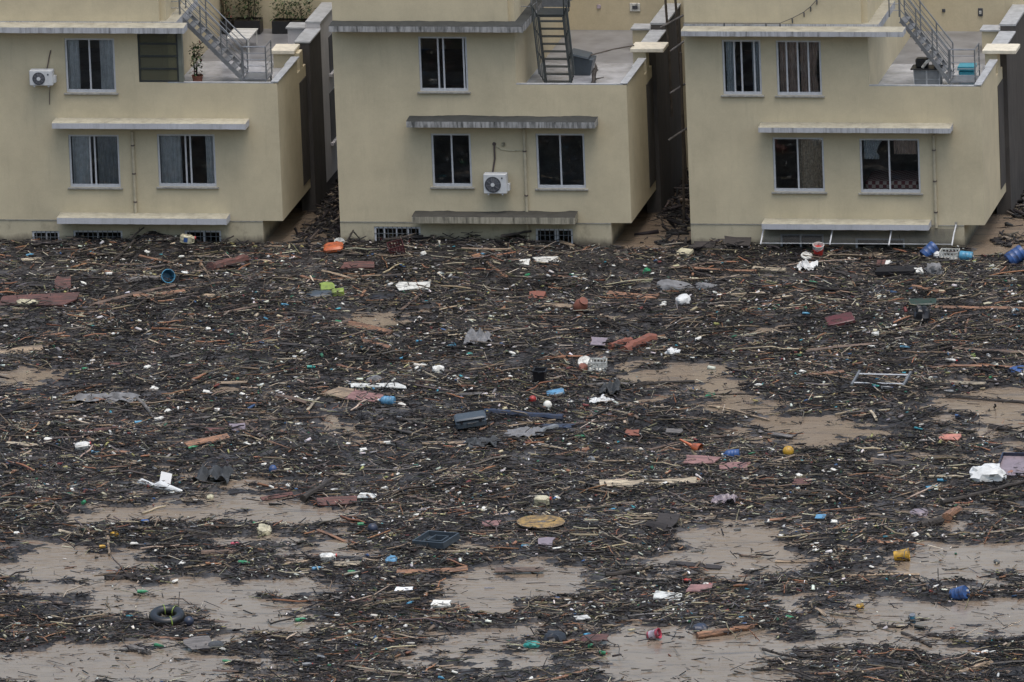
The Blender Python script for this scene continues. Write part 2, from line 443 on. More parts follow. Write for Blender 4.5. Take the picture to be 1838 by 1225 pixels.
# open patches of water, read off the photograph: centre, half width, half height (pixels), strength
OPEN = [(1140, 652, 40, 14, 1), (1200, 672, 60, 17, 1.1), (1270, 700, 70, 20, 1.2), (1340, 725, 70, 19, 1.1), (1410, 755, 70, 17, 1.1), (1485, 785, 70, 16, 1), (1205, 712, 40, 9, .6),
        (1780, 728, 110, 20, 1.2), (1800, 768, 70, 17, 1.1), (1822, 800, 40, 12, .8), (1700, 700, 50, 8, .6), (1640, 825, 70, 7, .7), (1790, 815, 30, 10, .6),
        (1310, 960, 55, 24, 1.3), (1320, 1000, 100, 22, 1.3), (1250, 1010, 50, 12, .9), (1260, 940, 30, 10, .6),
        (1760, 1005, 110, 26, 1.0), (1690, 985, 60, 12, .7), (1580, 1036, 60, 8, .8), (1700, 1030, 60, 10, .8), (1790, 1040, 70, 12, .6),
        (1640, 1098, 130, 15, 1.2), (1770, 1108, 110, 18, 1.1), (1540, 1118, 70, 16, 1.2), (1490, 1155, 50, 10, 1), (1620, 1150, 90, 12, .8), (1690, 1170, 90, 10, .7),
        (1250, 1165, 120, 22, 1.3), (1180, 1195, 100, 20, 1.3), (1290, 1205, 90, 18, 1.2), (1330, 1140, 60, 10, .8),
        (870, 1155, 75, 15, 1.2), (800, 1170, 60, 10, .8), (900, 1185, 70, 12, .7), (760, 1195, 70, 12, .6), (960, 1205, 70, 9, .5),
        (990, 1032, 90, 14, 1.2), (920, 1052, 90, 13, 1.2), (870, 1080, 60, 17, 1.3), (1050, 1035, 40, 8, .8), (1180, 1018, 60, 6, .6),
        (120, 1015, 90, 25, 1.2), (80, 1055, 70, 16, .9), (170, 1050, 70, 22, 1.1), (20, 1005, 40, 12, .9), (60, 985, 60, 8, .6),
        (330, 1075, 130, 20, 1.3), (250, 1090, 80, 16, 1.2), (430, 1065, 110, 14, 1.1), (470, 1115, 60, 22, 1.2), (420, 1100, 60, 14, 1), (500, 1135, 40, 10, .7),
        (100, 1195, 150, 22, 1.3), (40, 1180, 70, 12, .8), (220, 1175, 90, 10, .9), (330, 1180, 60, 7, .6), (150, 1218, 200, 14, 1.1), (330, 1130, 60, 7, .4),
        (240, 925, 110, 12, 1.0), (380, 930, 70, 10, .9), (510, 925, 100, 18, 1.2), (580, 935, 60, 12, .9), (470, 965, 120, 12, .8), (540, 985, 70, 9, .7), (370, 955, 40, 12, .8),
        (40, 675, 55, 11, 1.1), (105, 672, 30, 7, .8), (8, 567, 30, 11, 1), (400, 705, 70, 8, .7), (590, 768, 45, 10, .8), (630, 790, 40, 7, .6), (440, 735, 40, 6, .4),
        (440, 650, 60, 10, .55), (200, 720, 60, 8, .5), (700, 572, 60, 8, .8), (1400, 583, 70, 9, .8), (1150, 575, 40, 7, .7), (1060, 600, 40, 5, .4), (420, 860, 60, 10, .5),
        (560, 428, 50, 14, 1.4), (1165, 430, 55, 12, 1.3), (1790, 445, 50, 16, 1.6), (1560, 455, 60, 6, .6), (110, 560, 60, 7, .3), (1110, 722, 60, 9, .6),
        (630, 900, 50, 6, .4), (1400, 860, 60, 5, .3), (690, 930, 80, 10, .5), (840, 985, 60, 7, .5), (1120, 770, 60, 4, .3), (1680, 930, 70, 14, .55), (1240, 905, 50, 7, .4)]
def cover(x, y):
    """how closely the debris lies at ground point (x, y): below 0 is open water"""
    px, py = topx(x, y)
    wx = px + 110 * fbm(x * 0.9, y * 0.9, 5, 4)
    wy = py + 27 * fbm(x * 0.9 + 40, y * 0.9, 6, 4)
    op = np.zeros_like(px)
    for cx, cy, rx, ry, s in OPEN:
        d = ((wx - cx) / rx) ** 2 + ((wy - cy) / ry) ** 2
        op = np.maximum(op, s * np.exp(-d * 0.70) * 1.22)
    depth = np.clip((py - 560) / 660, 0, 1)
    c = 0.58 - op + 0.55 * fbm(x * 0.30, y * 0.42, 20, 6, 0.6) + 0.42 * fbm(x * 1.1, y * 2.4, 40, 5, 0.6) - 0.30 * depth
    c = np.where(py < 470, c + 0.25, c)
    c = c + (0.55 * fbm(x * 1.1, y * 4.5, 140, 5, .65) + .25 * fbm(x * 4, y * 9, 150, 3, .6)) * np.exp(-(c / np.where(c < 0, .65, .35)) ** 2)
    return c
def pile(x, y):                                 # where the debris is banked up against the house fronts
    near = np.clip((y + 2.2) / 2.2, 0, 1) * (y < .01)
    s = .24 * np.exp(-((x + 5.7) / 1.0) ** 2) + .05 * np.exp(-((x + 7.8) / .6) ** 2) + .20 * np.exp(-((x - 2.9) / 1.5) ** 2) + .12 * np.exp(-((x - 5.2) / .8) ** 2) + .16 * np.exp(-((x - 11.7) / .7) ** 2) + .10 * np.exp(-((x - .9) / .5) ** 2)
    s = s + .09 * np.clip(.3 + 1.5 * fbm(x * .8, x * 0, 175, 3), 0, 1) * (((x > -10.5) & (x < -2.3)) | ((x > 0) & (x < 8.2)) | ((x > 10.7) & (x < 14)))
    return near * s * (1 + 1.2 * fbm(x * 2.0, y * 1.5, 170, 3))
def mat_height(x, y):
    c = cover(x, y)
    h = np.clip(np.where(c < .2, c * 0.15, .03 + (c - .2) * .22), -0.10, 0.085)
    return h + 0.055 * fbm(x * 3.1, y * 3.1, 60, 4, 0.7) - np.where(y > -3, 0.05 * np.clip((y + 3) / 3, 0, 1), 0) + pile(x, y)

# ------------------------------------------------------------------ setting: water, far bank, debris mat
mb = MB(); mb.add([(-260, -260, 0), (280, -260, 0), (280, 60, 0), (-260, 60, 0)], [(0, 1, 2, 3)])
w = mb.build('water', MATS['flood_water']); tag(w, kind='structure')
mb = MB(); mb.add([(-260, -260, -3.2), (280, -260, -3.2), (280, 120, -3.2), (-260, 120, -3.2)], [(0, 1, 2, 3)])
g_ = mb.build('ground', mat('mud', (0.10, 0.08, 0.06), 0.9, 0.2)); tag(g_, kind='structure')

def build_mat():
    xs = np.arange(-16.0, 32.0, 0.085)
    ys = np.arange(-54.0, 0.02, 0.10)
    X, Y = np.meshgrid(xs, ys)
    X = X + rng.uniform(-.02, .02, X.shape); Y = Y + rng.uniform(-.025, .025, Y.shape)
    Z = mat_height(X, Y)
    Z = np.where(Y > -0.06, np.minimum(Z, 0.35), Z)
    n, m = X.shape
    idx = np.arange(n * m).reshape(n, m)
    q = np.stack([idx[:-1, :-1], idx[:-1, 1:], idx[1:, 1:], idx[1:, :-1]], -1).reshape(-1, 4)
    zq = Z.ravel()[q].max(1)
    q = q[zq > -0.02]
    used = np.unique(q)
    remap = np.zeros(n * m, int); remap[used] = np.arange(len(used))
    co = np.stack([X.ravel(), Y.ravel(), Z.ravel()], -1)[used]
    q = remap[q]
    return mesh_np('debris_mat', co, q, mud_mat())
def mesh_np(name, co, faces, material, cols=None):
    me = bpy.data.meshes.new(name)
    k = faces.shape[1]
    me.vertices.add(len(co)); me.vertices.foreach_set('co', co.astype(np.float32).ravel())
    me.loops.add(faces.size); me.loops.foreach_set('vertex_index', faces.astype(np.int32).ravel())
    me.polygons.add(len(faces)); me.polygons.foreach_set('loop_start', (np.arange(len(faces)) * k).astype(np.int32))
    if cols is not None:
        a = me.color_attributes.new('piece_colour', 'FLOAT_COLOR', 'POINT')
        a.data.foreach_set('color', np.concatenate([cols, np.ones((len(cols), 1))], 1).astype(np.float32).ravel())
    me.update(calc_edges=True)
    me.materials.append(material)
    o = bpy.data.objects.new(name, me); COL.objects.link(o)
    return o
def mud_mat():
    m = mat('debris_mud', (0.030, 0.027, 0.026), 0.5, 0.5, 3.5, bump=0.9, bscale=26, dirt=0.45, dirtcol=(0.105, 0.099, 0.098), dscale=0.75, spec=0.3)
    return m
dm = build_mat()
tag(dm, 'dark sodden mat of twigs, leaves and silt floating on the flood water', 'debris', kind='stuff')

# ------------------------------------------------------------------ houses
def wall_cells(mbx, solid, xs, zs, y0, y1):
    """front and back skin plus reveals of a wall given by a grid of cells"""
    nx, nz = len(xs) - 1, len(zs) - 1
    S = [[solid((xs[i] + xs[i + 1]) / 2, (zs[j] + zs[j + 1]) / 2) for j in range(nz)] for i in range(nx)]
    for i in range(nx):
        for j in range(nz):
            if not S[i][j]: continue
            a, b, c, d = xs[i], xs[i + 1], zs[j], zs[j + 1]
            mbx.add([(a, y0, c), (b, y0, c), (b, y0, d), (a, y0, d)], [(0, 1, 2, 3)])
            mbx.add([(a, y1, c), (b, y1, c), (b, y1, d), (a, y1, d)], [(3, 2, 1, 0)])
            if i == 0 or not S[i - 1][j]: mbx.add([(a, y0, c), (a, y1, c), (a, y1, d), (a, y0, d)], [(3, 2, 1, 0)])
            if i == nx - 1 or not S[i + 1][j]: mbx.add([(b, y0, c), (b, y1, c), (b, y1, d), (b, y0, d)], [(0, 1, 2, 3)])
            if j == 0 or not S[i][j - 1]: mbx.add([(a, y0, c), (b, y0, c), (b, y1, c), (a, y1, c)], [(3, 2, 1, 0)])
            if j == nz - 1 or not S[i][j + 1]: mbx.add([(a, y0, d), (b, y0, d), (b, y1, d), (a, y1, d)], [(0, 1, 2, 3)])

def curtain(house, parent, x0, x1, z0, z1, y, m, off, taper=0.0, waves=None):
    n = max(10, int((x1 - x0) / 0.03))
    waves = waves or max(3, int((x1 - x0) / 0.11))
    mbx = MB()
    rows = 6
    vs = []
    for j in range(rows + 1):
        t = j / rows
        zz = z1 + (z0 - z1) * t
        for i in range(n + 1):
            u = i / n
            xx = x0 + (x1 - x0) * u * (1 - taper * math.sin(math.pi * min(1, t * 1.3) / 2) * (0.6 if t < 0.75 else 0.4))
            vs.append((xx, y + 0.035 * math.sin(u * waves * 2 * math.pi + 0.6 * math.sin(t * 3)) + 0.01 * math.sin(u * 31), zz))
    fs = [(j * (n + 1) + i, j * (n + 1) + i + 1, (j + 1) * (n + 1) + i + 1, (j + 1) * (n + 1) + i) for j in range(rows) for i in range(n)]
    mbx.add(vs, fs)
    return mbx.build('curtain', MATS[m], parent, off)

def window(house, off, rect, bars=(), curtains=(), grille=False, sill=True, frame_w=0.06):
    """rect = x0,y0,x1,y1 pixels; bars = pixel x of mullions at mid height; curtains = (from, to as fractions, material, taper)"""
    X0, Z1 = fac(rect[0], rect[1]); X1, Z0 = fac(rect[2], rect[3])
    fw = frame_w
    m = MB()
    ya, yb = 0.035, 0.105
    m.box(X0 + .002, X0 + fw, ya, yb, Z0 + .002, Z1 - .002); m.box(X1 - fw, X1 - .002, ya, yb, Z0 + .002, Z1 - .002)
    m.box(X0 + fw, X1 - fw, ya, yb, Z1 - fw, Z1 - .002); m.box(X0 + fw, X1 - fw, ya - .01, yb, Z0 + .002, Z0 + fw * 1.5)
    fr = m.build('window', MATS['aluminium'], house, off)
    mid = (rect[1] + rect[3]) / 2
    bx = [fac(b, mid)[0] for b in bars]
    for b in bx:
        MB().box(b - .024, b + .024, ya + .012, yb - .012, Z0 + fw * 1.5, Z1 - fw).build('mullion', MATS['aluminium'], fr, off)
    edges = [X0 + fw] + sorted(bx) + [X1 - fw]
    for i in range(len(edges) - 1):
        a, b = edges[i] + (.024 if i else 0), edges[i + 1] - (.024 if i < len(edges) - 2 else 0)
        if b - a > 0.03:
            MB().box(a, b, .078, .084, Z0 + fw * 1.5, Z1 - fw).build('pane', MATS['glass'], fr, off)
    if sill:
        MB().cbox(X0 - .07, X1 + .07, -.07, .04, Z0 - .055, Z0 - .002, .01).build('sill', MATS['sill'], fr, off)
    if grille:
        n = max(4, int((X1 - X0) / 0.14))
        for i in range(1, n):
            x = X0 + (X1 - X0) * i / n
            MB().box(x - .009, x + .009, .012, .03, Z0 + .005, Z1 - .005).build('bar', MATS['bars'], fr, off)
        for z in (Z0 + (Z1 - Z0) * .45, Z0 + (Z1 - Z0) * .8):
            MB().box(X0 + .003, X1 - .003, .014, .028, z - .008, z + .008).build('bar', MATS['bars'], fr, off)
    for c in curtains:
        a, b = X0 + (X1 - X0) * c[0], X0 + (X1 - X0) * c[1]
        curtain(house, fr, a, b, Z0 + .05 + (c[4] if len(c) > 4 else 0), Z1 - .03, .155, c[2], off, c[3] if len(c) > 3 else 0)
    return (X0, X1, Z0, Z1)

def canopy(house, off, x0, y0, x1, y1, m, depth=0.55, name='canopy'):
    """concrete rain hood: front face given in pixels, top slopes up to the wall"""
    X0, Z1 = fac(x0, y0, -depth); X1, Z0 = fac(x1, y1, -depth)
    n = 40
    mb_ = MB(); rings = []
    rag = [max(0, .012 + .055 * float(fbm(np.array([i * .23 + X0]), np.array([Z0 * 3.1]), 210, 4)[0])) for i in range(n + 1)]
    for i in range(n + 1):
        x = X0 + (X1 - X0) * i / n
        j = 0.006 * math.sin(i * 2.3) + random.uniform(-.005, .005)
        rings.append([(x, -depth + j, Z0 + random.uniform(-.004, .004)), (x, -.003, Z0), (x, -.003, Z1 + .03 + (rag[i] if 'mo' in m else 0)), (x, -depth + .03, Z1 + .012 + j), (x, -depth + j, Z1 - .01)])
    mb_.loft(rings)
    o = mb_.build(name, MATS[m], house, off)
    return o

HOUSES = {}
def house(name, x0, label, wins, gnd_wins, hole_extra=None, rear='dark_render', white=True):
    root = empty(name, (x0, 0, 0)); tag(root, label, 'house', 'cream houses standing in the flood')
    off = (x0, 0, 0)
    XR, XG, XT = x0 + 8.86, x0 + 8.24, x0 + 5.52
    ZB, ZP, ZE = 0.73, 4.95, 6.60
    holes = []
    for wn in wins + gnd_wins:
        r = wn[0]
        a, d = fac(r[0], r[1]); b, c = fac(r[2], r[3])
        holes.append((a, b, c, d))
    if hole_extra: holes.append(hole_extra)
    # the front wall above the water table and the plinth storey below it
    xs = sorted(set([x0, XT, XR] + [v for h in holes for v in h[:2] if h[3] > ZB + .2]))
    zs = sorted(set([ZB, ZP, ZE] + [v for h in holes for v in h[2:] if h[3] > ZB + .2]))
    def solid(x, z):
        if z > ZP and x > XT: return False
        return not any(h[0] < x < h[1] and h[2] < z < h[3] for h in holes)
    m = MB(); wall_cells(m, solid, xs, zs, 0.0, 0.2); m.build('wall', MATS['plaster'], root, off, False)
    lows = [h for h in holes if h[3] <= ZB + .2]
    xs = sorted(set([x0, XG] + [v for h in lows for v in h[:2]])); zs = sorted(set([-3.2, ZB] + [v for h in lows for v in h[2:]]))
    m = MB(); wall_cells(m, lambda x, z: not any(h[0] < x < h[1] and h[2] < z < h[3] for h in lows), xs, zs, 0.004, 0.2)
    m.build('plinth_wall', MATS['plaster_low'], root, off, False)
    MB().box(x0, x0 + .2, .2, 8.7, -3.2, 9.4).build('side_wall', MATS['plaster'], root, off, False)
    MB().box(XR - .2, XR, .2, 4.3, ZB, 4.55).build('side_wall', MATS['plaster'], root, off, False)
    MB().box(XR - .012, XR + .02, 3.25, 4.28, ZB + .3, 4.2).build('niche_shade_strip', MATS['dark_render'], root, off, False)  # flat dark strip, the niche's shade put into its colour
    MB().box(XT - .2, XT, .2, 8.7, 4.62, 9.4).build('side_wall', MATS['plaster'], root, off, False)
    MB().box(XG - .2, XG, .2, 8.7, -3.2, ZB).build('side_wall', MATS['plaster_low'], root, off, False)
    MB().box(x0, XR + .45, 8.7, 8.9, -3.2, 9.4).build('back_wall', MATS['plaster'], root, off, False)
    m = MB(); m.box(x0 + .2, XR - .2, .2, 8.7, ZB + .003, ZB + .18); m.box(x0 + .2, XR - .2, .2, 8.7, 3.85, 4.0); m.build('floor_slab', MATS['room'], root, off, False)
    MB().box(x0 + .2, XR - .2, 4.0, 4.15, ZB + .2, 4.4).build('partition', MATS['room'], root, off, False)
    MB().box(XG, XR - .002, .002, 4.3, ZB - .004, ZB + .001).build('soffit', MATS['plaster_low'], root, off, False)
    # upper storey over the eave
    MB().box(x0 + .02, x0 + 5.34, .03, .2, ZE + .235, 9.4).build('upper_wall', MATS['plaster'], root, off, False)
    MB().box(x0, XT, .0, 8.7, 9.4, 9.6).build('roof', MATS['coping'], root, off, False)
    # terrace
    MB().box(XT, XR - .12, .12, 8.7, 4.45, 4.62).build('terrace_floor', MATS['terrace'], root, off, False)
    MB().box(XT, XR - .12, .12, 4.3, 4.622, 4.627).build('wet_tiling', MATS['terrace_wet'], root, off, False)
    MB().box(XT, XR - .12, .002, .12, ZP + .001, ZP + .03).build('coping', MATS['coping'], root, off, False)
    m = MB(); m.box(XR - .16, XR + .0, .2, 3.05, 4.55, ZP); m.build('parapet', MATS['plaster'], root, off, False)
    m = MB(); m.box(XR - .19, XR + .03, .0, 2.2, ZP + .031, ZP + .062); m.box(XR - .22, XR + .03, 2.2, 3.3, ZP + .031, ZP + .066); m.build('coping', MATS['coping'], root, off, False)
    # rear wing that narrows the alley
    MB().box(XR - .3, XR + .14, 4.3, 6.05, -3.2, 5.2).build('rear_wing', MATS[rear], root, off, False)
    MB().box(XR - .32, XR + .17, 4.28, 6.04, 5.201, 5.25).build('coping', MATS['coping'], root, off, False)
    MB().box(XR - .3, XR + .14, 6.06, 12.0, -3.2 if not white else 0.45, 5.4).build('rear_wall', MATS['white_render' if white else rear], root, off, False)
    MB().box(XR - .32, XR + .17, 6.05, 12.0, 5.401, 5.46).build('coping', MATS['coping'], root, off, False)
    if white:
        MB().box(XR - .3, XR + .12, 6.06, 12.0, -3.2, 0.448).build('rear_plinth', MATS['dark_render'], root, off, False)
        for (ya, yb, za, zb) in ((7.2, 8.6, 3.6, 4.7), (7.0, 8.4, 1.5, 3.0)):
            MB().box(XR + .13, XR + .16, ya, yb, za, zb).build('window', MATS['ac_dark'], root, off, False)
            MB().box(XR + .13, XR + .24, ya - .1, yb + .1, za - .1, za - .02).build('sill', MATS['white_render'], root, off, False)
    HOUSES[name] = (root, off)
    return root, off

# A: left house ------------------------------------------------------
XA, XB, XC = -10.60, 0.0, 10.645
g1 = (fac(246, 64)[0], fac(318, 64)[0], 4.97, 6.56)
winsA = [((115, 69, 209, 167), (161,), ((.04, .27, 'curtain_grey'), (.68, .97, 'curtain_grey'))),
         ((122, 242, 217, 337), (162, 170.5), ((.05, .40, 'curtain_grey'), (.55, .95, 'curtain_dark'))),
         ((281, 241, 389, 336), (333.5, 342), ((.04, .40, 'curtain_grey'), (.82, .98, 'curtain_grey')))]
gA = [((57, 415, 109, 470), (83.5,)), ((131, 414, 222, 470), (176,)), ((331, 414, 399, 470), (366.5,))]
hA, oA = house('cream_house', XA, 'cream house at the left with pot plants and a glazed corner on its terrace', winsA, gA, g1)
for wn in winsA: window(hA, oA, wn[0], wn[1], wn[2])
for wn in gA: window(hA, oA, wn[0], wn[1], (), True, False)
canopy(hA, oA, 93, 221, 441, 233, 'canopy_clean')
canopy(hA, oA, 102, 391, 407, 404, 'canopy_clean')
canopy(hA, oA, -25, 49, 330, 61, 'canopy_worn', name='eave')
canopy_top = MB()
# glazed terrace corner of the left house
fr = MB()
fr.box(g1[0], g1[0] + .05, .03, .1, g1[2], g1[3]); fr.box(g1[1] - .05, g1[1], .03, .1, g1[2], g1[3])
for k in range(5):
    z = g1[2] + (g1[3] - g1[2] - .05) * k / 4
    fr.box(g1[0] + .05, g1[1] - .05, .03, .1, z, z + .05)
fo = fr.build('terrace_glazing', MATS['green_steel'], hA, oA)
for k in range(4):
    z = g1[2] + (g1[3] - g1[2] - .05) * k / 4
    MB().box(g1[0] + .05, g1[1] - .05, .06, .066, z + .05, z + (g1[3] - g1[2] - .05) / 4).build('pane', MATS['glass_olive'], fo, oA)
MB().box(g1[1] + .0, XA + 6.0, .0, .2, 4.98, 6.59).build('corner_post', mat('post_green', (0.16, 0.17, 0.14), 0.5), hA, oA)
# B: middle house ----------------------------------------------------
winsB = [((750, 66, 841, 165), (786.5, 796, 832), ()), ((773, 240, 848, 336), (811,), ()), ((961, 240, 1052, 339), (1006,), ())]
gB = [((671, 407, 757, 470), (690, 712.5, 733)), ((961, 411, 1030, 470), (997, 1001))]
hB, oB = house('cream_house', XB, 'cream house in the middle with black mould on its eave and hoods', winsB, gB, rear='dark_render', white=False)
for wn in winsB: window(hB, oB, wn[0], wn[1], ())
for wn in gB: window(hB, oB, wn[0], wn[1], (), True, False)
canopy(hB, oB, 729, 218, 1068, 231, 'canopy_mouldy')
canopy(hB, oB, 739, 389, 1032, 403, 'canopy_mossy')
canopy(hB, oB, 590, 47, 938, 59, 'canopy_mouldy', name='eave')
# C: right house -----------------------------------------------------
winsC = [((1295, 72, 1368, 171), (1318, 1331, 1354), ((.08, .36, 'curtain_lace', .6), (.75, .95, 'curtain_lace', .3))),
         ((1392, 73, 1476, 172), (1412, 1432, 1451), ((.06, .48, 'curtain_brown'), (.52, .96, 'curtain_brown', .35))),
         ((1386, 247, 1481, 345), (1432,), ((.5, .96, 'curtain_tan'),)),
         ((1542, 249, 1653, 347), (1596,), ((.06, .40, 'curtain_lace', .65, .95), (.56, .95, 'curtain_brown', 0, 1.1)))]
gC = [((1400, 420, 1480, 475), (1437,)), ((1535, 428, 1625, 475), (1595,))]
hC, oC = house('cream_house', XC, 'cream house at the right with brown curtains and a glass awning over its drowned windows', winsC, gC, rear='dark_render', white=False)
for wn in winsC: window(hC, oC, wn[0], wn[1], wn[2])
for wn in gC: window(hC, oC, wn[0], wn[1], (), False, False)
canopy(hC, oC, 1361, 229, 1706, 240, 'canopy_worn')
canopy(hC, oC, 1367, 402, 1667, 414, 'canopy_clean')
canopy(hC, oC, 1222, 56, 1621, 67, 'canopy_worn', name='eave')
# eave slabs behind the fronts, over the tower and towards the terrace stairs
for root, off, x0 in ((hA, oA, XA), (hB, oB, XB), (hC, oC, XC)):
    MB().box(x0, x0 + 5.86, .004, 3.2, 6.603, 6.83).build('eave_slab', MATS['canopy_mouldy' if x0 == XB else 'canopy_worn'], root, off, False)
    MB().box(x0 + .2, x0 + 5.32, 3.2, 8.7, 6.603, 6.8).build('floor_slab', MATS['room'], root, off, False)
# cross line over the plinth
for root, off, x0 in ((hA, oA, XA), (hB, oB, XB), (hC, oC, XC)):
    MB().box(x0 + .0, x0 + 8.24, -.012, .003, .70, .722).build('joint', MATS['sill'], root, off, False)
# downpipes
for root, off, (a, b, c, d), (wx, wy) in ((hA, oA, (237, 236, 244, 388), (0, 0)), (hB, oB, (941, 232, 948.5, 470), (0, 0)), (hC, oC, (1675, 242, 1681, 409), (0, 0))):
    X, Z1 = fac(a, b, -.06); X2, Z0 = fac(c, d, -.06)
    xm = (X + X2) / 2
    p = MB().tube([(xm, -.06, Z1), (xm, -.06, Z0)], .045, 10).build('downpipe', MATS['pipe_paint'], root, off)
    for k in range(3):
        z = Z0 + (Z1 - Z0) * (k + .5) / 3
        MB().tube([(xm, -.06, z - .02), (xm, -.06, z + .02)], .058, 10).build('pipe_bracket', MATS['cable_brown'], p, off)
# pillar caps and pillars of the terraces
for root, off, x0, cx0, cx1, zt in ((hA, oA, XA, 8.0, 8.74, 5.2), (hB, oB, XB, 8.4, 9.42, 5.30), (hC, oC, XC, 8.42, 9.44, 5.29)):
    MB().box(x0 + cx0 + .06, x0 + 8.855, 3.45, 3.95, 4.5, zt - .12).build('pillar', MATS['plaster'], root, off, False)
    MB().cbox(x0 + cx0, x0 + cx1, 3.3, 4.2, zt - .12, zt, .015).build('pillar_cap', MATS['cap_stone'], root, off, False)
    MB().box(x0 + 8.0, x0 + 8.55, 6.0, 6.6, 4.62, 5.25).build('terrace_wall', MATS['white_render' if root is hA else 'plaster'], root, off, False)
    MB().box(x0 + 7.95, x0 + 8.56, 5.95, 6.65, 5.251, 5.3).build('coping', MATS['coping'], root, off, False)

# ------------------------------------------------------------------ things on the houses
def ac_unit(label, x0, y0, x1, y1, big=True):
    X0, Z1 = fac(x0, y0, -.38); X1, Z0 = fac(x1, y1, -.38)
    o = empty('air_conditioner', ((X0 + X1) / 2, -.2, Z0)); tag(o, label, 'air conditioner', 'outdoor units on the house fronts')
    off = tuple(o.location)
    w, h = X1 - X0, Z1 - Z0
    b = MB().cbox(X0, X1 - .05, -.38, -.09, Z0 + .04, Z1, .02).build('casing', MATS['ac_white'], o, off)
    cx, cz, r = X0 + w * .38, Z0 + .04 + (h - .04) * .47, h * .38
    m = MB().lathe([(r, 0), (r, .012), (r * .92, .014), (r * .9, .004), (.001, .004)], 24, 'Y', (cx, -.395, cz)); m.build('fan_surround', MATS['ac_dark'], o, off)
    for k in range(1, 6):
        rr = r * .9 * k / 6
        pts = [(cx + rr * math.cos(a), -.4, cz + rr * math.sin(a)) for a in [i * math.pi / 9 for i in range(19)]]
        MB().tube(pts, .005, 4, False).build('grille_ring', MATS['ac_grille'], o, off)
    for k in range(8):
        a = k * math.pi / 4 + .2
        MB().tube([(cx + .03 * math.cos(a), -.402, cz + .03 * math.sin(a)), (cx + r * .92 * math.cos(a), -.402, cz + r * .92 * math.sin(a))], .005, 4).build('grille_spoke', MATS['ac_grille'], o, off)
    MB().lathe([(.001, 0), (.06, .004), (.055, .02), (.001, .024)], 12, 'Y', (cx, -.425, cz)).build('fan_hub', MATS['ac_white'], o, off)
    MB().box(X1 - .05, X1 + .02, -.30, -.12, Z0 + .12, Z0 + .32).build('valve_cover', MATS['ac_white'], o, off)
    MB().box(X0 + w * .72, X0 + w * .78, -.386, -.381, Z1 - .15, Z1 - .10).build('badge', MATS['ac_dark'], o, off)
    for f in (.18, .75):
        MB().box(X0 + w * f - .02, X0 + w * f + .02, -.37, -.002, Z0, Z0 + .038).build('bracket', MATS['aluminium'], o, off)
    return o
ac_unit('small weathered outdoor unit beside the top left window of the left house', 52, 127, 98, 157)
ac_unit('white outdoor unit with round fan between the windows of the middle house', 867, 313, 913, 351)
def wall_cable(label, pts, r, m, name='wall_pipe', y=-.03, cat='pipe'):
    P = [(fac(a, b, y)[0], y, fac(a, b, y)[1]) for a, b in pts]
    o = MB().tube(P, r, 6).build(name, MATS[m]); tag(o, label, cat)
    return o
wall_cable('thin grey cable above the outdoor unit of the left house', [(91, 91), (88, 104), (84, 127)], .018, 'cable_brown')
wall_cable('thin grey cable hanging below the outdoor unit of the left house', [(90, 156), (89, 170), (89, 188)], .012, 'cable_brown')
wall_cable('wrapped brown pipe rising above the outdoor unit of the middle house', [(887, 258), (888, 285), (884, 313)], .028, 'cable_brown')
wall_cable('thin cream drain hose looping from the brown pipe to the middle house downpipe', [(889, 262), (900, 269), (920, 271), (938, 270), (939.5, 275), (942, 330), (944, 383)], .014, 'pl_cream')
x_, z_ = fac(887, 259, -.02)
tag(MB().lathe([(.05, 0), (.06, .01), (.05, .03), (.001, .03)], 12, 'Y', (x_, -.03, z_)).build('pipe_outlet', MATS['cable_brown']), 'dark round pipe outlet in the middle house wall', 'pipe outlet')
x_, z_ = fac(903.5, 259, -.02)
tag(MB().cbox(x_ - .05, x_ + .05, -.05, -.003, z_ - .07, z_ + .05, .012).build('wall_box', MATS['pl_cream']), 'small cream box beside the dark pipe outlet of the middle house', 'wall box')

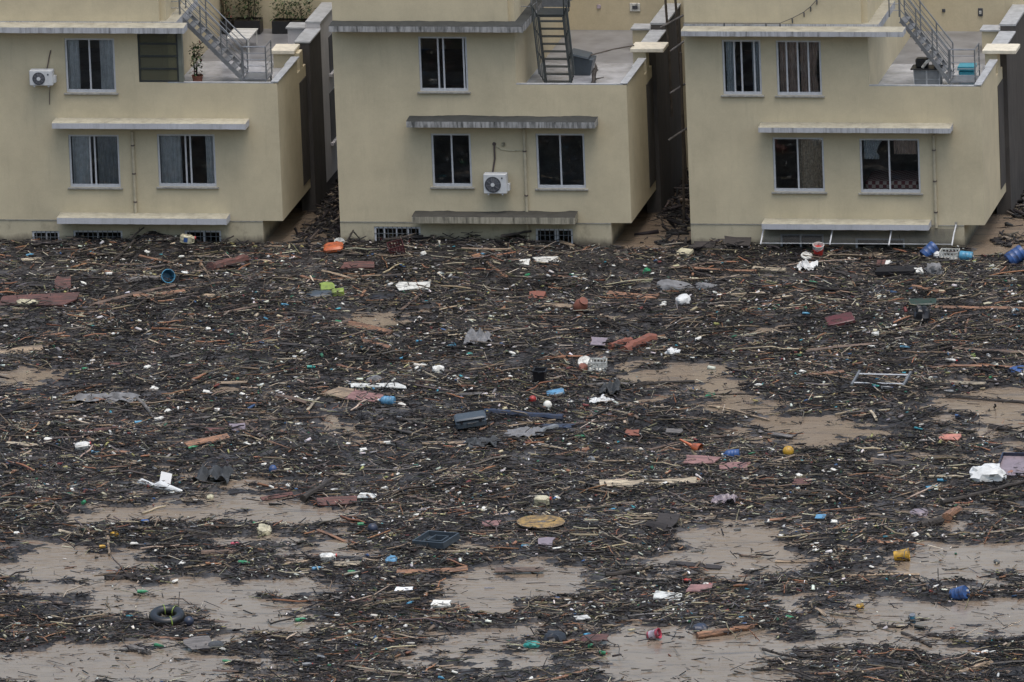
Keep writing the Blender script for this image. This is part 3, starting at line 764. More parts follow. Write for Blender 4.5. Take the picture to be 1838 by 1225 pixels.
def railing(root, off, pts, m, h=0.95, post_every=1, rails=4, r=.022, names=('handrail', 'rail', 'post')):
    """rails along a list of base points"""
    P = [Vector(p) for p in pts]
    MB().tube([p + Vector((0, 0, h)) for p in P], r, 6).build(names[0], MATS[m], root, off)
    for k in range(1, rails):
        MB().tube([p + Vector((0, 0, h * k / rails)) for p in P], r * .6, 5).build(names[1], MATS[m], root, off)
    for p in P[::post_every]:
        MB().tube([p, p + Vector((0, 0, h))], r, 6).build(names[2], MATS[m], root, off)
def side_stair(label, xt, zt, xb, zb, xl, y0, y1, m, floor=4.63):
    """steel stair: flight rises to the left from a landing between xb and xl"""
    o = empty('steel_staircase', (xb, y0, floor)); tag(o, label, 'staircase', 'steel stairs on the terraces')
    off = tuple(o.location)
    for y in (y0, y1):
        st = MB(); d = .09
        st.add([(xt, y - .02, zt - d), (xb, y - .02, zb - d), (xb, y - .02, zb + d), (xt, y - .02, zt + d), (xt, y + .02, zt - d), (xb, y + .02, zb - d), (xb, y + .02, zb + d), (xt, y + .02, zt + d)],
               [(0, 1, 2, 3), (7, 6, 5, 4), (0, 4, 5, 1), (1, 5, 6, 2), (2, 6, 7, 3), (3, 7, 4, 0)])
        st.build('stringer', MATS[m], o, off, False)
    n = 9
    for k in range(n):
        t = (k + .5) / n
        x, z = xb + (xt - xb) * t, zb + (zt - zb) * t
        MB().box(x - .12, x + .12, y0 + .021, y1 - .021, z - .012, z + .012).build('tread', MATS[m], o, off, False)
    MB().box(xb + .002, xl, y0, y1, zb - .05, zb).build('landing', MATS[m], o, off, False)
    for (x, y) in ((xb + .05, y0 + .03), (xl - .05, y0 + .03), (xb + .05, y1 - .03), (xl - .05, y1 - .03)):
        MB().box(x - .025, x + .025, y - .025, y + .025, floor, zb - .051).build('leg', MATS[m], o, off, False)
    for y in (y0, y1):
        n2 = 3
        railing(o, off, [(xb + (xt - xb) * k / n2, y, zb + (zt - zb) * k / n2 + .09) for k in range(n2 + 1)], m, .9, 1, 4)
    railing(o, off, [(xb + .04, y0 + .01, zb), (xl - .02, y0 + .01, zb), (xl - .02, y1 - .01, zb)], m, .98, 1, 5)
    # guard rail round the head of the flight
    railing(o, off, [(xt - .32, y0, 6.83), (xt - .02, y0, 6.83)], m, 1.0, 1, 5)
    return o
side_stair('grey steel staircase beside the pot plants on the left house terrace', -4.82, 6.75, -3.0, 4.86, -2.25, 1.0, 1.85, 'steel')
side_stair('grey steel staircase beside the turquoise basin on the right house terrace', 17.0, 6.75, 18.42, 4.86, 19.22, 1.0, 1.85, 'steel')
def front_stair():
    o = empty('steel_staircase', (6.5, 1.3, 4.63)); tag(o, 'steep dark green steel ladder stair with upper landing on the middle house terrace', 'staircase', 'steel stairs on the terraces')
    off = tuple(o.location)
    top, bot = Vector((5.98, 1.62, 6.66)), Vector((6.22, 1.2, 4.63))
    wdt = .74; m = 'green_steel'
    for dx in (0, wdt):
        a, b = top + Vector((dx, 0, 0)), bot + Vector((dx, 0, 0))
        MB().box(-1, 1, -1, 1, -1, 1)
        st = MB().add([a + Vector((-.02, -.07, 0)), b + Vector((-.02, -.07, 0)), b + Vector((-.02, .07, 0)), a + Vector((-.02, .07, 0)), a + Vector((.02, -.07, 0)), b + Vector((.02, -.07, 0)), b + Vector((.02, .07, 0)), a + Vector((.02, .07, 0))],
                      [(3, 2, 1, 0), (4, 5, 6, 7), (0, 1, 5, 4), (1, 2, 6, 5), (2, 3, 7, 6), (3, 0, 4, 7)])
        st.build('stringer', MATS[m], o, off, False)
        for q in range(1, 5):
            sh = Vector((.06 * q if dx else -.02 * q, -.17 * q, .13 * q))
            MB().tube([b + sh, a + sh], .026 if q == 4 else .016, 6).build('handrail' if q == 4 else 'rail', MATS[m], o, off)
        for u in (.02, .35, .68, .98):
            p0 = b + (a - b) * u
            MB().tube([p0, p0 + Vector((.24 if dx else -.08, -.68, .52))], .018, 6).build('post', MATS[m], o, off)
    for k in range(9):
        p = bot + (top - bot) * ((k + .6) / 9.2)
        MB().box(p.x + .021, p.x + wdt - .021, p.y - .1, p.y + .1, p.z - .012, p.z + .012).build('tread', MATS[m], o, off, False)
    MB().box(5.87, top.x + wdt + .02, 1.72, 2.6, 6.62, 6.70).build('landing', MATS[m], o, off, False)
    railing(o, off, [(5.4, 1.2, 6.83), (5.84, 1.2, 6.83), (5.9, 1.76, 6.83)], 'steel', .95, 1, 4)
    railing(o, off, [(top.x + wdt, 1.76, 6.7), (top.x + wdt, 2.58, 6.7)], m, .95, 1, 4)
    MB().box(5.9, 6.75, 2.65, 2.7, 6.72, 8.6).build('upper_flight_plate', MATS['steel'], o, off, False)
    for k in range(7):
        MB().box(6.1, 6.8, 2.72 + k * .2, 2.95 + k * .2, 6.9 + k * .24, 6.93 + k * .24).build('tread', MATS['steel'], o, off, False)
    return o
front_stair()

def leaf_plant(root, off, cx, cy, z0, w, d, h, n, m, flower=None):
    mb_ = MB(); fl = MB()
    for k in range(n):
        x, y = cx + random.uniform(-w, w), cy + random.uniform(-d, d)
        z = z0 + h * random.random() ** .8
        s = random.uniform(.04, .10)
        a, b = random.uniform(0, 6.28), random.uniform(-.8, .9)
        u = Vector((math.cos(a), math.sin(a), b)).normalized(); v = u.cross(Vector((0.2, 0.3, 1))).normalized()
        c = Vector((x, y, z))
        q = [c, c + u * s + v * s * .35, c + u * s * 2, c + u * s - v * s * .35]
        (fl if flower and random.random() < .12 else mb_).add(q, [(0, 1, 2, 3)])
    mb_.build('foliage', MATS[m], root, off, False)
    if flower and fl.v: fl.build('flowers', MATS[flower], root, off, False)
    st = MB()
    for k in range(5):
        x, y = cx + random.uniform(-w, w) * .6, cy + random.uniform(-d, d) * .6
        st.tube([(x, y, z0 - .05), (x + random.uniform(-.05, .05), y, z0 + h * .5), (x + random.uniform(-.1, .1), y, z0 + h * .9)], [.012, .009, .004], 5)
    st.build('stems', MATS['bark'], root, off)
def planter(label, x0, x1, y0, y1, h, ph, n, flower=None):
    zf = 4.63
    o = empty('planter_box', ((x0 + x1) / 2, (y0 + y1) / 2, zf)); tag(o, label, 'planter', 'planters along the left house terrace')
    off = tuple(o.location)
    m = MB(); t = .03
    m.box(x0, x1, y0, y0 + t, zf, zf + h); m.box(x0, x1, y1 - t, y1, zf, zf + h); m.box(x0, x0 + t, y0 + t, y1 - t, zf, zf + h); m.box(x1 - t, x1, y0 + t, y1 - t, zf, zf + h)
    m.build('box', MATS['black_plastic'], o, off, False)
    MB().box(x0 + t, x1 - t, y0 + t, y1 - t, zf + .01, zf + h - .04).build('soil', MATS['mud'], o, off, False)
    leaf_plant(o, off, (x0 + x1) / 2, (y0 + y1) / 2, zf + h, (x1 - x0) / 2, (y1 - y0) / 2, ph, n, 'leaf', flower)
planter('black planter with tall flowering shrub, left of the three on the left house terrace', -5.55, -4.75, 7.9, 8.4, .4, 1.35, 800, 'leaf_red')
planter('black planter with leafy shrub behind the white slatted bench', -4.65, -3.85, 7.9, 8.4, .42, 1.3, 700)
planter('long black planter with low weeds beside the white terrace wall', -3.5, -2.3, 8.0, 8.45, .38, .6, 520)
def pot_plant():
    o = empty('potted_plant', (-4.42, 1.2, 4.63)); tag(o, 'red-leaved potted plant next to the green corner post', 'plant')
    off = tuple(o.location)
    MB().lathe([(.12, 4.63), (.17, 4.9), (.18, 4.92), (.16, 4.92), (.14, 4.8), (.001, 4.8)], 14, 'Z', (-4.42, 1.2, 0)).build('pot', MATS['pl_terra'], o, off)
    leaf_plant(o, off, -4.42, 1.2, 4.9, .16, .16, 1.0, 260, 'leaf', 'leaf_red')
pot_plant()
def bench():
    o = empty('slatted_bench', (-4.0, 6.1, 4.63)); tag(o, 'white slatted bench on the left house terrace', 'bench')
    off = tuple(o.location)
    for k in range(7):
        MB().box(-4.4, -3.65, 5.35 + k * .2, 5.48 + k * .2, 5.07, 5.10).build('slat', MATS['bench_paint'], o, off, False)
    for x in (-4.35, -3.70):
        MB().box(x - .025, x + .025, 5.35, 6.68, 5.02, 5.069).build('frame', MATS['bench_paint'], o, off, False)
        for y in (5.4, 6.63):
            MB().box(x - .02, x + .02, y - .02, y + .02, 4.622, 5.019).build('leg', MATS['bench_paint'], o, off, False)
bench()
def terrace_bin():
    o = empty('plastic_bin', (7.02, 2.85, 4.63)); tag(o, 'dark grey plastic bin with slanted lid beside the dark green stair', 'bin')
    off = tuple(o.location)
    m = MB(); m.loft([[(6.78, 2.6, 4.628), (7.28, 2.6, 4.628), (7.28, 3.1, 4.628), (6.78, 3.1, 4.628)], [(6.72, 2.55, 5.25), (7.4, 2.55, 5.1), (7.4, 3.2, 5.1), (6.72, 3.2, 5.25)]])
    m.build('body', MATS['pl_slate'], o, off, False)
    m = MB(); m.loft([[(6.68, 2.5, 5.28), (7.28, 2.5, 5.15), (7.28, 3.25, 5.15), (6.68, 3.25, 5.28)], [(6.7, 2.52, 5.33), (7.26, 2.52, 5.2), (7.26, 3.22, 5.2), (6.7, 3.22, 5.33)]])
    m.build('lid', MATS['pl_slate'], o, off, False)
terrace_bin()
def rag_heap():
    o = empty('fallen_branch', (7.6, 1.8, 4.63)); tag(o, 'small dark knot of branches lying on the pale wet middle terrace', 'branch')
    off = tuple(o.location)
    MB().tube([(7.58, 1.2, 4.65), (7.6, 1.5, 4.72), (7.56, 1.75, 4.85), (7.6, 1.95, 5.02), (7.57, 2.0, 5.15)], [.05, .06, .07, .05, .015], 7).build('stem', MATS['bark'], o, off)
    MB().tube([(7.6, 1.6, 4.75), (7.75, 1.62, 4.78), (7.88, 1.65, 4.80)], [.03, .02, .01], 5).build('twig', MATS['bark'], o, off)
    MB().tube([(7.5, 1.85, 4.9), (7.56, 1.9, 5.0), (7.66, 1.95, 4.95)], [.02, .05, .02], 5).build('twig', MATS['bark'], o, off)
rag_heap()
o = MB().tube([(7.15, 2.9, 5.15), (7.9, 3.3, 5.28), (8.5, 3.5, 5.35)], .022, 6).build('leaning_pole', MATS['bamboo']); tag(o, 'thin dark pole lying from the bin to the pillar cap of the middle terrace', 'pole')
def terrace_counter():
    o = empty('sink_cabinet', (17.75, 1.35, 4.63)); tag(o, 'grey sink cabinet with clutter under the right house stair', 'cabinet')
    off = tuple(o.location)
    MB().box(17.33, 18.12, 1.1, 1.6, 4.627, 5.2).build('carcass', MATS['coping'], o, off, False)
    for i in range(2):
        for j in range(2):
            MB().box(17.36 + i * .39, 17.70 + i * .39, 1.085, 1.099, 4.66 + j * .27, 4.90 + j * .27).build('door', MATS['bars'], o, off, False)
    MB().box(17.25, 18.15, 1.05, 1.65, 5.201, 5.235).build('worktop', MATS['black_plastic'], o, off, False)
    t = MB().cbox(17.38, 17.75, 1.2, 1.5, 5.236, 5.50, .03).build('black_box', MATS['black_plastic']); tag(t, 'black box standing on the sink cabinet', 'box')
    t = MB().tube([(17.6, 1.15, 5.26), (17.75, 1.12, 5.45), (17.9, 1.14, 5.5)], .05, 6).build('white_pipe', MATS['pl_white']); tag(t, 'short white plastic pipe lying on the sink cabinet', 'pipe')
    t = MB().lathe([(.09, 5.236), (.12, 5.36), (.11, 5.36), (.08, 5.25), (.001, 5.25)], 12, 'Z', (18.02, 1.3, 0)).build('metal_bowl', MATS['steel']); tag(t, 'small metal bowl at the right end of the sink cabinet', 'bowl')
terrace_counter()
def bed():
    m = bpy.data.materials.new('plaid'); m.use_nodes = True
    n, l = m.node_tree.nodes, m.node_tree.links
    tc = n.new("ShaderNodeTexCoord"); ck = n.new("ShaderNodeTexChecker"); ck.inputs['Scale'].default_value = 9
    ck.inputs[1].default_value = (.55, .42, .38, 1); ck.inputs[2].default_value = (.22, .05, .06, 1)
    l.new(tc.outputs['Object'], ck.inputs[0]); l.new(ck.outputs[0], n["Principled BSDF"].inputs['Base Color'])
    X0, Z1 = fac(1552, 318, .2); X1, Z0 = fac(1648, 345, .2)
    MATS['plaid'] = m
    o = MB().cbox(X0, X1, .25, 1.6, Z0 - .1, Z0 + .33, .06).build('bedding', m); tag(o, 'red plaid bedding behind the lower right window of the right house', 'bedding')
bed()
t = MB().cbox(18.52, 18.98, 2.1, 2.6, 4.63, 4.95, .05).box(18.50, 19.0, 2.08, 2.62, 4.951, 5.06).build('storage_tub', MATS['pl_turq']); tag(t, 'bright turquoise plastic tub on the right house terrace', 'tub')
# lamp and outlet plates on the back walls
def plate(label, px, py, w, h, m, inner=None):
    x, z = fac(px, py, 8.7)
    o = MB().cbox(x - w / 2, x + w / 2, 8.66, 8.698, z - h / 2, z + h / 2, .01).build('wall_plate', MATS[m]); tag(o, label, 'wall fitting', 'fittings on the terrace back walls')
    if inner: MB().box(x - w * .25, x + w * .25, 8.645, 8.659, z - h * .2, z + h * .2).build('opening', MATS[inner], o)
plate('pale square plate on the middle terrace back wall, left of the vent', 1075, 12, .12, .12, 'pl_lilac')
plate('white vent with dark slot on the middle terrace back wall', 1140, 13, .32, .26, 'pl_white', 'ac_dark')
plate('dark oval wall lamp on the right terrace back wall', 1760, 22, .14, .25, 'ac_dark', 'pl_white')
plate('small black fitting left of the wall lamp on the right terrace', 1694, 19, .1, .1, 'ac_dark')
# string of bulbs on the right house
def light_string():
    o = empty('light_string', (11.5, -.02, 7.0)); tag(o, 'drooping dark light string across the upper wall of the right house', 'light string')
    off = tuple(o.location)
    pts = [(1226, 47), (1262, 48), (1300, 50), (1340, 50), (1375, 47), (1400, 42), (1422, 33), (1443, 22), (1455, 12), (1466, 0), (1472, -10)]
    P = [(fac(a, b, -.02)[0], -.02, max(fac(a, b, -.02)[1], 6.86)) for a, b in pts]
    MB().tube(P, .010, 5).build('cable', MATS['ac_dark'], o, off)
    for i in (2, 4, 5, 6, 7, 8, 9):
        p = P[i]
        MB().lathe([(.008, 0), (.022, -.03), (.018, -.14), (.001, -.17)], 8, 'Z', p).build('bulb', MATS['ac_dark'], o, off)
light_string()
# glass awning over the drowned windows of the right house
def awning():
    o = empty('glass_awning', (14.8, 0, .55)); tag(o, 'low glass awning on slim brackets just above the debris at the right house', 'awning')
    off = tuple(o.location)
    xa, xb = fac(1366, 430, -.5)[0], fac(1716, 430, -.5)[0]
    zt, zb = .62, .33
    e = [fac(q, 425, -.4)[0] for q in (1370, 1494, 1600, 1713)]
    for i in range(3):
        a, b = e[i] + .02, e[i + 1] - .02
        MB().add([(a, -.06, zt), (b, -.06, zt), (b, -.75, zb), (a, -.75, zb), (a, -.06, zt + .012), (b, -.06, zt + .012), (b, -.75, zb + .012), (a, -.75, zb + .012)],
                 [(3, 2, 1, 0), (4, 5, 6, 7), (0, 1, 5, 4), (1, 2, 6, 5), (2, 3, 7, 6), (3, 0, 4, 7)]).build('pane', MATS['glass_awning'], o, off, False)
        MB().box(a, b, -.80, -.752, zb - .008, zb + .008).build('gutter_bar', MATS['coping'], o, off, False)
    for x in e:
        MB().tube([(x, -.015, zt + .12), (x - .01, -.4, zt - .05), (x - .02, -.80, zb - .03)], .022, 6).build('bracket', MATS['aluminium'], o, off)
        MB().cbox(x - .04, x + .04, -.03, -.014, zt + .02, zt + .2, .008).build('wall_shoe', MATS['sill'], o, off)
awning()
# bamboo scaffold in the alley
def scaffold():
    o = empty('bamboo_scaffold', (9.6, 5.0, 0)); tag(o, 'bamboo scaffold poles in the alley left of the right house', 'scaffold')
    off = tuple(o.location)
    for (a, b, c, d, y) in ((1193, -20, 1206, 210, 4.6), (1211, -20, 1232, 330, 4.9), (1222, 95, 1228, 430, 3.2)):
        X1, Z1 = fac(a, b, y); X0, Z0 = fac(c, d, y)
        MB().tube([(X1, y, Z1), ((X1 + X0) / 2 + .02, y, (Z1 + Z0) / 2), (X0, y, Z0)], .04, 7).build('upright', MATS['bamboo'], o, off)
    for (a, b, c, d, y) in ((1186, 50, 1226, 29, 4.5), (1203, 93, 1228, 75, 4.0), (1203, 168, 1229, 152, 3.2), (1200, 252, 1232, 232, 3.0)):
        X1, Z1 = fac(a, b, y); X0, Z0 = fac(c, d, y)
        MB().tube([(X1, y, Z1), (X0, y + .1, Z0)], .035, 7).build('ledger', MATS['wood_grey'], o, off)
scaffold()
# walls closing the alleys behind, raised out of view to darken them
for xx, nm in ((-1.6, 'alley_shade_wall'), (9.05, 'alley_shade_wall'), (19.7, 'alley_shade_wall')):
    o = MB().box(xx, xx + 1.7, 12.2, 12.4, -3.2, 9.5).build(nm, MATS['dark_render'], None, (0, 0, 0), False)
    tag(o, {-1.6: 'dark added wall closing and shading the alley between left and middle house', 9.05: 'dark added wall closing and shading the alley between middle and right house', 19.7: 'dark added wall closing and shading the alley beyond the right house'}[xx], 'wall')
# ------------------------------------------------------------------ floating things
def hgt(x, y):
    return max(0.0, float(mat_height(np.array([x]), np.array([y]))[0]))
def pxm(py):                                    # pixels per metre on the water at a picture row
    p = gnd(919, py)
    return FPX / float(np.dot(np.array(p) - CAMP, FW))
ITEMS = []
def reg(o, desc, cat, group=None, px=None):
    tag(o, desc, cat, group)
    ITEMS.append((o, desc, px))
    return o
def put(o, px, py, z=0.0, rot=(0, 0, 0), dz=None):
    p = gnd(px, py, z)
    h = hgt(p.x, p.y)
    o.location = (p.x, p.y, h + .03 + (dz if dz is not None else 0.0))
    o.rotation_euler = rot
    return o

def plank_mesh(L, w, t, seed):
    r = random.Random(seed)
    n = 5
    bow, wob = r.uniform(-.02, .02) * L, r.uniform(-.01, .01) * L
    rings = []
    for i in range(n + 1):
        u = i / n
        x = -L / 2 + L * u
        b = bow * (1 - (2 * u - 1) ** 2); c = wob * math.sin(u * 6)
        k = 1.0 if 0 < i < n else r.uniform(.55, 1.0)
        e = r.uniform(-.05, .05) * min(L, .6) if i in (0, n) else 0
        rings.append([(x, c - w / 2 * k, b - t / 2), (x + e, c + w / 2, b - t / 2), (x + e, c + w / 2, b + t / 2), (x, c - w / 2 * k, b + t / 2)])
    return MB().loft(rings)
def log_mesh(L, r0, seed, taper=.65, crook=.06, n=8, seg=9, stubs=2):
    r = random.Random(seed)
    pts, rs = [], []
    a, b = r.uniform(-1, 1) * crook * L, r.uniform(-1, 1) * crook * L * .5
    for i in range(seg + 1):
        u = i / seg
        pts.append((-L / 2 + L * u, a * math.sin(u * 3.1) + r.uniform(-.3, .3) * r0, b * math.sin(u * 4) * .5 + r.uniform(-.2, .2) * r0))
        rs.append(r0 * (1 - (1 - taper) * u) * r.uniform(.86, 1.12))
    m = MB().tube(pts, rs, n)
    for k in range(stubs):
        i = r.randint(2, seg - 1); p = Vector(pts[i]); q = p + Vector((r.uniform(.1, .3), r.uniform(-.25, .25), r.uniform(-.02, .12))) * min(1, L)
        m.tube([p, (p + q) / 2 + Vector((0, 0, .02)), q], [rs[i] * .5, rs[i] * .38, rs[i] * .15], 5)
    return m
def ends(x0, y0, x1, y1, z=.08):
    a, b = gnd(x0, y0, z), gnd(x1, y1, z)
    d = b - a
    return (a + b) / 2, math.atan2(d.y, d.x), d.length
SEED = [100]
def plank(desc, x0, y0, x1, y1, w=.16, m='wood_brown', t=.035, tilt=None, lift=0.0, pitch=0.0, cat='plank', name='plank'):
    SEED[0] += 1
    c, a, L = ends(x0, y0, x1, y1)
    w *= .72
    o = plank_mesh(L, w, t, SEED[0]).build(name, MATS[m], None, (0, 0, 0), False)
    tl = tilt if tilt is not None else random.uniform(.15, .6)
    if math.cos(a) < 0: tl = -tl
    o.rotation_euler = (tl, -pitch, a)
    o.location = (c.x, c.y, hgt(c.x, c.y) + .03 + lift + abs(math.sin(tl)) * w * .3)
    return reg(o, desc, cat, None, ((x0 + x1) / 2, (y0 + y1) / 2))
def log(desc, x0, y0, x1, y1, r=.07, m='bark', lift=0.0, pitch=0.0, stubs=2, crook=.05, taper=.65, cat='log', name='log'):
    SEED[0] += 1
    c, a, L = ends(x0, y0, x1, y1)
    o = log_mesh(L, r, SEED[0], taper, crook, 8, 9, stubs).build(name, MATS[m])
    o.rotation_euler = (0, -pitch, a)
    o.location = (c.x, c.y, hgt(c.x, c.y) + r * .35 + lift)
    return reg(o, desc, cat, None, ((x0 + x1) / 2, (y0 + y1) / 2))
def stick(desc, x0, y0, x1, y1, m='wood_tan', r=.022, lift=.03, **k):
    return log(desc, x0, y0, x1, y1, r, m, lift, stubs=0, crook=.03, cat='stick', name='stick', **k)
def panel(desc, cx, cy, wp, hp, m, t=.03, tilt=.12, rz=0.0, n=7, jag=.14, cat='panel', name='broken_panel'):
    """board lying in the mat; wp, hp = its size in picture pixels"""
    SEED[0] += 1
    r = random.Random(SEED[0]); s = pxm(cy)
    w, d = wp / s, hp / (s * math.sin(PITCH + tilt))
    poly = [(-.5, -.5), (-.1, -.5), (.5, -.5), (.5, 0), (.5, .5), (0, .5), (-.5, .5), (-.5, .1)]
    poly = [((x + r.uniform(-jag, jag) * .6) * w, (y + r.uniform(-jag, jag)) * d) for x, y in poly]
    o = MB().prism(poly, -t / 2, t / 2).build(name, MATS[m], None, (0, 0, 0), False)
    p = gnd(cx, cy, .1)
    o.location = (p.x, p.y, hgt(p.x, p.y) + .085 + d * .3 * math.sin(tilt)); o.rotation_euler = (tilt, r.uniform(-.04, .04), rz)
    return reg(o, desc, cat, None, (cx, cy))
def sheet(desc, cx, cy, wp, hp, m, rz=0.0, fold=.10, cat='sheet', name='plastic_sheet', nx=22, ny=12):
    SEED[0] += 1
    sd = SEED[0]; s = pxm(cy)
    w, d = wp / s, min(hp / (s * .24) * .75, wp / s * 1.1)
    xs, ys = np.meshgrid(np.linspace(-.5, .5, nx), np.linspace(-.5, .5, ny))
    edge = 1 + .35 * fbm(np.arctan2(ys, xs) * 1.5 + 9, xs * 0 + sd, sd, 3)
    X, Y = xs * w * edge, ys * d * edge
    Z = fold * (np.abs(fbm(xs * 3 + sd, ys * 2.2, sd + 1, 3)) * 2.2) * (1.15 - 1.6 * np.maximum(np.abs(xs), np.abs(ys)) ** 2) + .02
    vs = [(X[j, i], Y[j, i], Z[j, i]) for j in range(ny) for i in range(nx)]
    fs = [(j * nx + i, j * nx + i + 1, (j + 1) * nx + i + 1, (j + 1) * nx + i) for j in range(ny - 1) for i in range(nx - 1)]
    mb_ = MB().add(vs, fs)
    n0 = len(vs)                                # a second skin gives the sheet its thickness
    mb_.add([(x, y, z - .012) for x, y, z in vs], [f[::-1] for f in fs])
    o = mb_.build(name, MATS[m])
    p = gnd(cx, cy, .06)
    o.location = (p.x, p.y, hgt(p.x, p.y) + .06); o.rotation_euler = (.08, 0, rz)
    return reg(o, desc, cat, None, (cx, cy))
def blob(desc, cx, cy, w, d, h, m, rz=0.0, lump=.35, cat='bag', name='stuffed_bag', sink=.3, nf=2.2):
    """soft lumpy body: tied bag, cushion, sack"""
    SEED[0] += 1
    sd = SEED[0]; rings = []
    nu, nv = 18, 10
    for j in range(nv + 1):
        th = math.pi * j / nv
        ring = []
        for i in range(nu):
            ph = 2 * math.pi * i / nu
            x, y, z = math.sin(th) * math.cos(ph), math.sin(th) * math.sin(ph), math.cos(th)
            k = 1 + lump * float(fbm(np.array([x * nf + y * 1.7 + sd]), np.array([z * nf + y * 2.1 - x + 5]), sd, 4)[0])
            e = lambda v: math.copysign(abs(v) ** .75, v)
            ring.append((e(x) * w / 2 * k, e(y) * d / 2 * k, -e(z) * h / 2 * k))
        rings.append(ring)
    o = MB().loft(rings, True).build(name, MATS[m])
    p = gnd(cx, cy, h * .3)
    o.location = (p.x, p.y, hgt(p.x, p.y) + h * (.5 - sink)); o.rotation_euler = (random.uniform(-.2, .2), random.uniform(-.2, .2), rz)
    return reg(o, desc, cat, None, (cx, cy))

# prototypes of moulded things: list of (part name, mesh builder, material role)
def bottle_parts(L, r, capm):
    b = MB().lathe([(r * .6, 0), (r, L * .02), (r, L * .25), (r * .94, L * .3), (r, L * .35), (r, L * .62), (r * .8, L * .75), (r * .38, L * .88), (r * .36, L * .93), (.001, L * .93)], 12, 'X', (-L / 2, 0, 0))
    c = MB().lathe([(r * .42, L * .90), (r * .42, L), (.001, L)], 10, 'X', (-L / 2, 0, 0))
    return [('body', b, None), ('cap', c, capm)]
def jug_parts():
    L, r = .49, .135
    prof = [(r * .8, 0), (r, .02), (r, .06), (r * .95, .075), (r, .09), (r, .15), (r * .95, .165), (r, .18), (r, .24), (r * .95, .255), (r, .27), (r, .33), (r * .7, .40), (r * .32, .43), (r * .30, L), (.001, L)]
    return [('body', MB().lathe(prof, 18, 'X', (-L / 2, 0, 0)), None), ('neck_cap', MB().lathe([(.048, L - .03), (.048, L + .015), (.001, L + .015)], 12, 'X', (-L / 2, 0, 0)), 'pl_white')]
def jerrycan_parts():
    b = MB().cbox(-.19, .19, -.12, .12, -.13, .13, .035)
    return [('body', b, None), ('neck', MB().lathe([(.045, 0), (.04, .05), (.001, .05)], 12, 'X', (.19, .05, .06)), None), ('cap', MB().lathe([(.05, .05), (.05, .085), (.001, .085)], 12, 'X', (.19, .05, .06)), 'pl_red'),
            ('handle', MB().tube([(.17, -.08, .07), (.235, -.08, .06), (.235, -.08, -.06), (.17, -.08, -.07)], .018, 6), None)]
def drum_parts(L, r):
    prof = [(r * .86, 0), (r * .95, .01), (r, .03), (r, L * .22), (r * 1.03, L * .24), (r, L * .26), (r, L * .5), (r * 1.03, L * .52), (r, L * .54), (r, L * .78), (r * 1.03, L * .8), (r, L * .82), (r, L - .03), (r * .93, L), (r * .88, L - .015), (.001, L - .015)]
    return [('body', MB().lathe(prof, 20, 'X', (-L / 2, 0, 0)), None), ('bung', MB().lathe([(r * .16, L - .015), (r * .16, L + .02), (.001, L + .02)], 10, 'X', (-L / 2, r * .45, 0)), 'pl_white')]
def bucket_parts(h, r, bandm=None):
    prof = [(r * .78, 0), (r, h), (r * 1.07, h), (r * 1.07, h * .93), (r * 1.0, h * .93)]
    inner = [(r * .94, h - .002), (r * .74, .02), (.001, .02)]
    b = MB().lathe([(.001, 0)] + prof[:2] + [(r * 1.06, h), (r * 1.06, h + .02), (r * .95, h + .02)] + inner, 20, 'Z', (0, 0, -h / 2))
    parts = [('body', b, None), ('bail_handle', MB().tube([(r, 0, h * .45), (r * .8, -r * .75, h * .30), (0, -r * 1.12, h * .2), (-r * .8, -r * .75, h * .30), (-r, 0, h * .45)], .008, 5), 'steel')]
    if bandm: parts.append(('label_band', MB().lathe([(r * .82 + .004, h * .18), (r * .97 + .004, h * .78)], 20, 'Z', (0, 0, -h / 2)), bandm))
    return parts
def crate_parts(w, d, h, m=None):
    parts = []; t = .015
    for y in (-d / 2, d / 2 - t):
        for z0, z1 in ((0, h * .16), (h * .42, h * .56), (h * .84, h)):
            parts.append(('rail', MB().box(-w / 2, w / 2, y, y + t, z0, z1), None))
        for k in range(6):
            x = -w / 2 + (w - .04) * k / 5
            parts.append(('stile', MB().box(x, x + .04, y + .002, y + t - .002, h * .161, h * .839), None))
    for x in (-w / 2, w / 2 - t):
        for z0, z1 in ((0, h * .16), (h * .42, h * .56), (h * .84, h)):
            parts.append(('rail', MB().box(x, x + t, -d / 2 + t, d / 2 - t, z0, z1), None))
        for k in range(4):
            y = -d / 2 + t + (d - .04 - 2 * t) * k / 3
            parts.append(('stile', MB().box(x + .002, x + t - .002, y, y + .04, h * .161, h * .839), None))
    parts.append(('base', MB().box(-w / 2 + t, w / 2 - t, -d / 2 + t, d / 2 - t, .004, .02), None))
    return parts
def make(name, parts, m, desc, cat, px, py, dz=.05, rot=(0, 0, 0), z=.12, group=None):
    o = empty(name)
    for pn, mb_, pm in parts:
        mb_.build(pn, MATS[pm or m], o)
    put(o, px, py, z, rot, dz)
    return reg(o, desc, cat, group, (px, py))
def bottle(desc, px, py, m, L=.30, r=.05, rz=0.0, capm='pl_white', ry=0.0, dz=.04):
    return make('plastic_bottle', bottle_parts(L, r, capm), m, desc, 'bottle', px, py, dz, (0, ry, rz))
def ball(desc, px, py, m, r=.13, name='ball', cat='ball', capm=None):
    parts = [('shell', MB().lathe([(max(.001, r * math.sin(math.pi * k / 10)), -r * math.cos(math.pi * k / 10)) for k in range(11)], 18), None),
             ('seam', MB().lathe([(r * 1.004, -.012), (r * 1.015, 0), (r * 1.004, .012)], 18), capm)]
    return make(name, parts, m, desc, cat, px, py, r * .45, (random.uniform(.3, 1.2), random.uniform(-.5, .5), 0))
